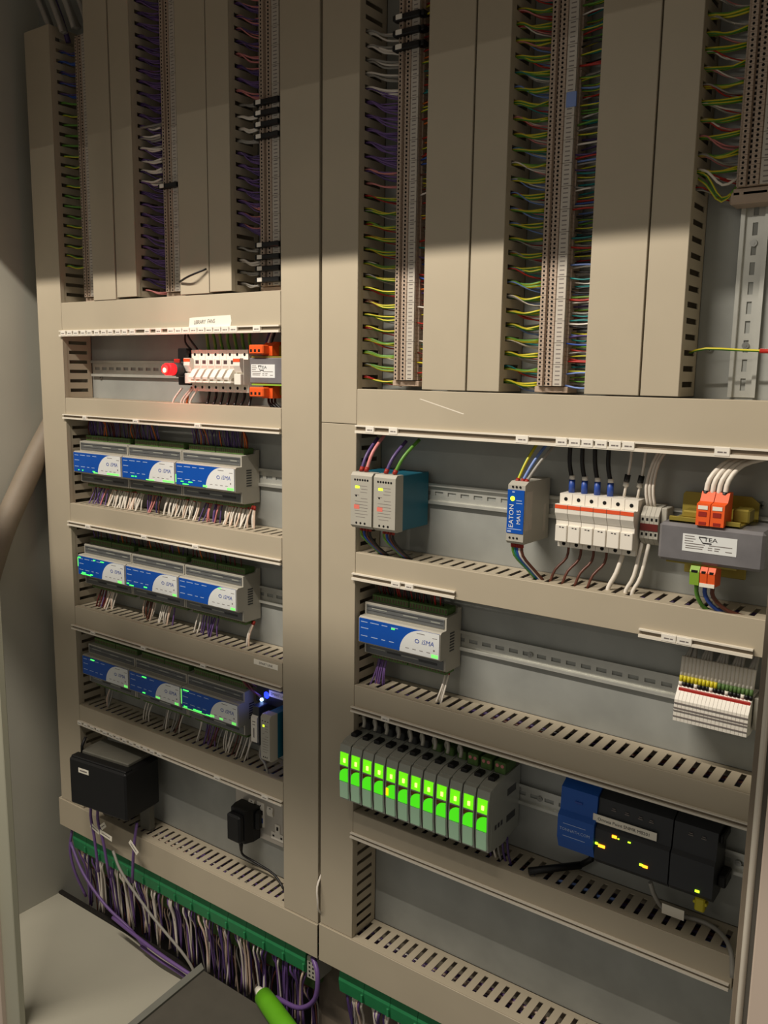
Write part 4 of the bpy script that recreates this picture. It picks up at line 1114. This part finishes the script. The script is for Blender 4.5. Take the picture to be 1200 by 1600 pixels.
for k in range(3):
    wire([(504 + k * 34, 44, 708), (520 + k * 34, 40, 709), (536 + k * 34, 34, 707)], 2.4, 'paleblue', 'pale violet streak on the duct under the blue end, %s from left' % nth(k + 1), 'pale violet streaks', n=7)  # three thin pale violet tubes along the duct top

# ------------------------------------------------------------------ wires inside the lowest ducts, seen through the slots
for nm, x0, x1, n, zl, zh in (('left', -740, 30, 11, 395, 444), ('right', 60, 800, 11, 396, 450)):
  with bundle('wire_bundle', 'purple and white wires inside the lowest %s duct, seen through the slots' % nm):
    for k in range(n):
        p = 12 + k * 5; z = R(zh - 14, zh - 2)
        c = ('violet', 'purple', 'white', 'purple', 'cream', 'purple')[k % 6]
        wire([(x0, p, z)] + [(x0 + (x1 - x0) * u, p + R(-3, 3), R(zl + 24, zh)) for u in (.2, .4, .6, .8)] + [(x1, p, z)], 2.6, c, '%s wire inside the lowest %s duct' % ('white' if c in ('white', 'cream') else 'purple', nm), 'wires inside the lowest %s duct' % nm, n=30, sides=5)

for nm, x0, x1, zl, zh in (('below the breakers', -684, -52, 1392, 1426), ('below the topmost controllers', -684, -52, 1153, 1190), ('below the second controller row', -684, -52, 910, 950),
                           ('above the black box', -684, -52, 676, 711), ('above the power supplies', 128, 840, 1412, 1464), ('below the power supplies', 128, 780, 1149, 1186),
                           ('above the glowing relays', 128, 780, 911, 947), ('below the glowing relays', 128, 776, 670, 707)):
    with bundle('wire_bundle', 'dark wires inside the duct %s' % nm):
        for k in range(9):
            p = 10 + k * 6; z = R(zh - 10, zh - 4)
            c = ('violet', 'blackw', 'brown', 'violet', 'blackw', 'blue')[k % 6]
            wire([(x0, p, z)] + [(x0 + (x1 - x0) * u, p + R(-2, 2), R(zl + 18, zh - 4)) for u in (.2, .4, .6, .8)] + [(x1, p, z)], 3.2, c, '', n=24, sides=5)
# ------------------------------------------------------------------ green plug blocks at the bottom with their wire fans
def plug_block(x0, x1, label, group):
    t = thing('plug_block', ((x0 + x1) / 2, 30, 322), label, 'plug block', group)
    part('shell', MB().ext_x([(20, 372), (62, 372), (66, 352), (62, 326), (40, 322), (20, 330)], x0 + .4, x1 - .4), 'greenconn', t)
    part('latch', MB().box(x1 - 7, x1 - 2, 62, 67.5, 330, 346, .6), 'greenconn', t)
    return t
NB = 14
bx0, bx1 = -755.0, 0.0
bw = (bx1 - bx0) / NB
WMIX = ['white', 'white', 'white', 'purple', 'purple', 'violet', 'cream', 'white', 'violet']
def fan(x0, x1, zt, zb, n, label, group, pt=50, pb=40, r=1.5, mix=WMIX):
    xa = x0 + (x1 - x0) * .36 + R(-8, 8); xb = xa + R(8, 16)
    for k in range(n):
        x = x0 + 5 + (x1 - x0 - 10) * k / (n - 1)
        xc = xa if k < n * .55 else xb
        c = random.choice(mix)
        wire([(x, pt + R(-3, 3), zt), (x + (xc - x) * .25 + R(-1, 1), pt + R(-2, 8), zt - 20), (xc + (x - xc) * .22 + R(-2, 2), pb + R(-3, 10), zt - 60), (xc + R(-7, 7), pb + R(-6, 6), zb + R(-18, 14))], r * R(.85, 1.2), c,
             '%s, %s from left' % (label, nth(k + 1)), group, n=9, sides=6, name='plug_wire')
LMIX = ['violet', 'purple', 'cream', 'grey', 'brown', 'violet']
for i in range(NB):
    x0 = bx0 + i * bw; x1 = x0 + bw
    plug_block(x0, x1, 'green plug block under the lowest left duct, %s' % ORD[i], 'green plug blocks under the left duct')
    fan(x0, x1, 326, 176, 7, 'wire under the %s green plug block' % nth(i + 1), 'wires under the left green plug blocks', r=2.2)
    t = thing('plug_block', ((x0 + x1) / 2, 8, 262), 'dark green plug in the lower row behind the wires, %s' % ORD[i], 'plug block', 'lower green plug blocks')
    part('shell', MB().box(x0 + 4, x1 - 4, 2, 34, 268, 304, 2), 'greenterm', t)
    part('ferrule_row', MB().box(x0 + 6, x0 + bw * .6, 18, 32, 262, 268, 1), 'wire_brown', t)
    solo('ferrule_cluster', MB().box(x0 + 5, x0 + bw * .3, 46, 58, 318, 324, 1.5).box(x0 + bw * .5, x0 + bw * .7, 48, 58, 318, 324, 1.5), 'wire_brown', 'red-brown ferrules under the %s green plug block' % nth(i + 1), 'ferrules', 'ferrules under the green plug blocks')['kind'] = 'stuff'
with bundle('wire_bundle', 'tangle of thin wires from the hidden lower plug row'):
    for i in range(NB):
        fan(bx0 + i * bw, bx0 + (i + 1) * bw, 264, 140, 5, '', '', pt=20, pb=8, r=1.7, mix=LMIX)
t = thing('end_terminal', (20, 20, 318), 'beige end terminal closing the row of green plug blocks', 'terminal')
part('body', MB().box(2, 30, 18, 64, 318, 366, 2), 'housing', t)
hm = MB()
for i in range(2):
    for j in range(4):
        hm.box(8 + i * 9, 12 + i * 9, 63.8, 64.4, 324 + j * 9, 328 + j * 9)
part('wire_holes', hm, 'hole', t)
for i in range(4):
    x0 = 84 + i * 60
    plug_block(x0, x0 + 60, 'green plug block under the lowest right duct, %s' % ORD[i], 'green plug blocks under the right duct')
    fan(x0 + 4, x0 + 54, 326, 200, 8, 'wire under the %s green plug of the right row' % nth(i + 1), 'wires under the right green plug blocks', r=2.4)
# loose cables across the opening
def cable(pts, r, c, label, n=20):
    return wire(pts, r, c, label, name='cable', n=n, sides=8)
cable([(-752, 74, 345), (-690, 84, 290), (-610, 84, 240), (-520, 78, 205), (-470, 62, 150)], 3.6, 'purple', 'purple cable sloping down at the far left of the opening')
cable([(-560, 100, 236), (-500, 104, 232), (-400, 106, 222), (-310, 102, 212), (-220, 90, 196), (-160, 70, 150)], 4.2, 'purple', 'purple cable crossing the wire fans from left to right')
cable([(-470, 92, 196), (-400, 98, 196), (-320, 92, 186), (-250, 80, 150)], 4.0, 'purple', 'short purple cable along the edge of the floor plate')
cable([(-560, 92, 400), (-520, 98, 360), (-430, 92, 290), (-330, 80, 220), (-300, 70, 160)], 3.2, 'grey', 'thin grey cable slanting across the left wire fans')
cable([(20, 66, 372), (44, 80, 352), (40, 84, 300), (0, 84, 262), (-60, 78, 250), (-80, 60, 230)], 5.0, 'purple', 'thick purple cable looping round the end terminal')
cable([(-756, 66, 372), (-762, 70, 320), (-752, 66, 262), (-740, 46, 190)], 3.2, 'purple', 'purple cable hanging beside the left side wall')
# thin white wire peeking from the middle gap
cable([(43, 66, 560), (46, 84, 540), (49, 86, 512), (46, 80, 490), (43.5, 62, 470)], 2.0, 'white', 'thin white wire bulging out of the middle gap', n=14)

# ------------------------------------------------------------------ things lying at the bottom front
struct('baseboard_floor', MB().box(-835, -130, 50, 62, 164, 176, 2), 'foam', label='black foam edging along the cable opening')
def slab(pts, z0, z1, name, mats, label, cat):
    return solo(name, MB().ext_z(pts, z0, z1), mats, label, cat)
t = thing('equipment_case', (-60, 220, 172), 'dark grey flat case standing at the front of the floor', 'case')
part('lid', MB().ext_z([(-233, 118), (-218, 330), (260, 330), (240, 128), (-10, 124)], 226, 258), 'casegrey', t)
part('side', MB().ext_z([(-252, 108), (-234, 330), (-219, 330), (-234, 117)], 214, 262), 'caseedge', t)
part('base', MB().ext_z([(-246, 112), (-228, 330), (250, 330), (236, 132)], 172, 226), 'casegrey', t)
t = thing('marker_pen', (-30, 130, 262), 'bright green tapered handle with a white tip on the dark case', 'handle')
part('barrel', MB().tube([(-66, 116, 277), (-36, 128, 278), (28, 154, 280), (88, 180, 282)], 18, 20, r1=21), 'brightgreen', t)
part('tip', MB().tube([(-90, 106, 275), (-65, 116.5, 277)], 7, 12, r1=13), 'white', t, 'white tip')
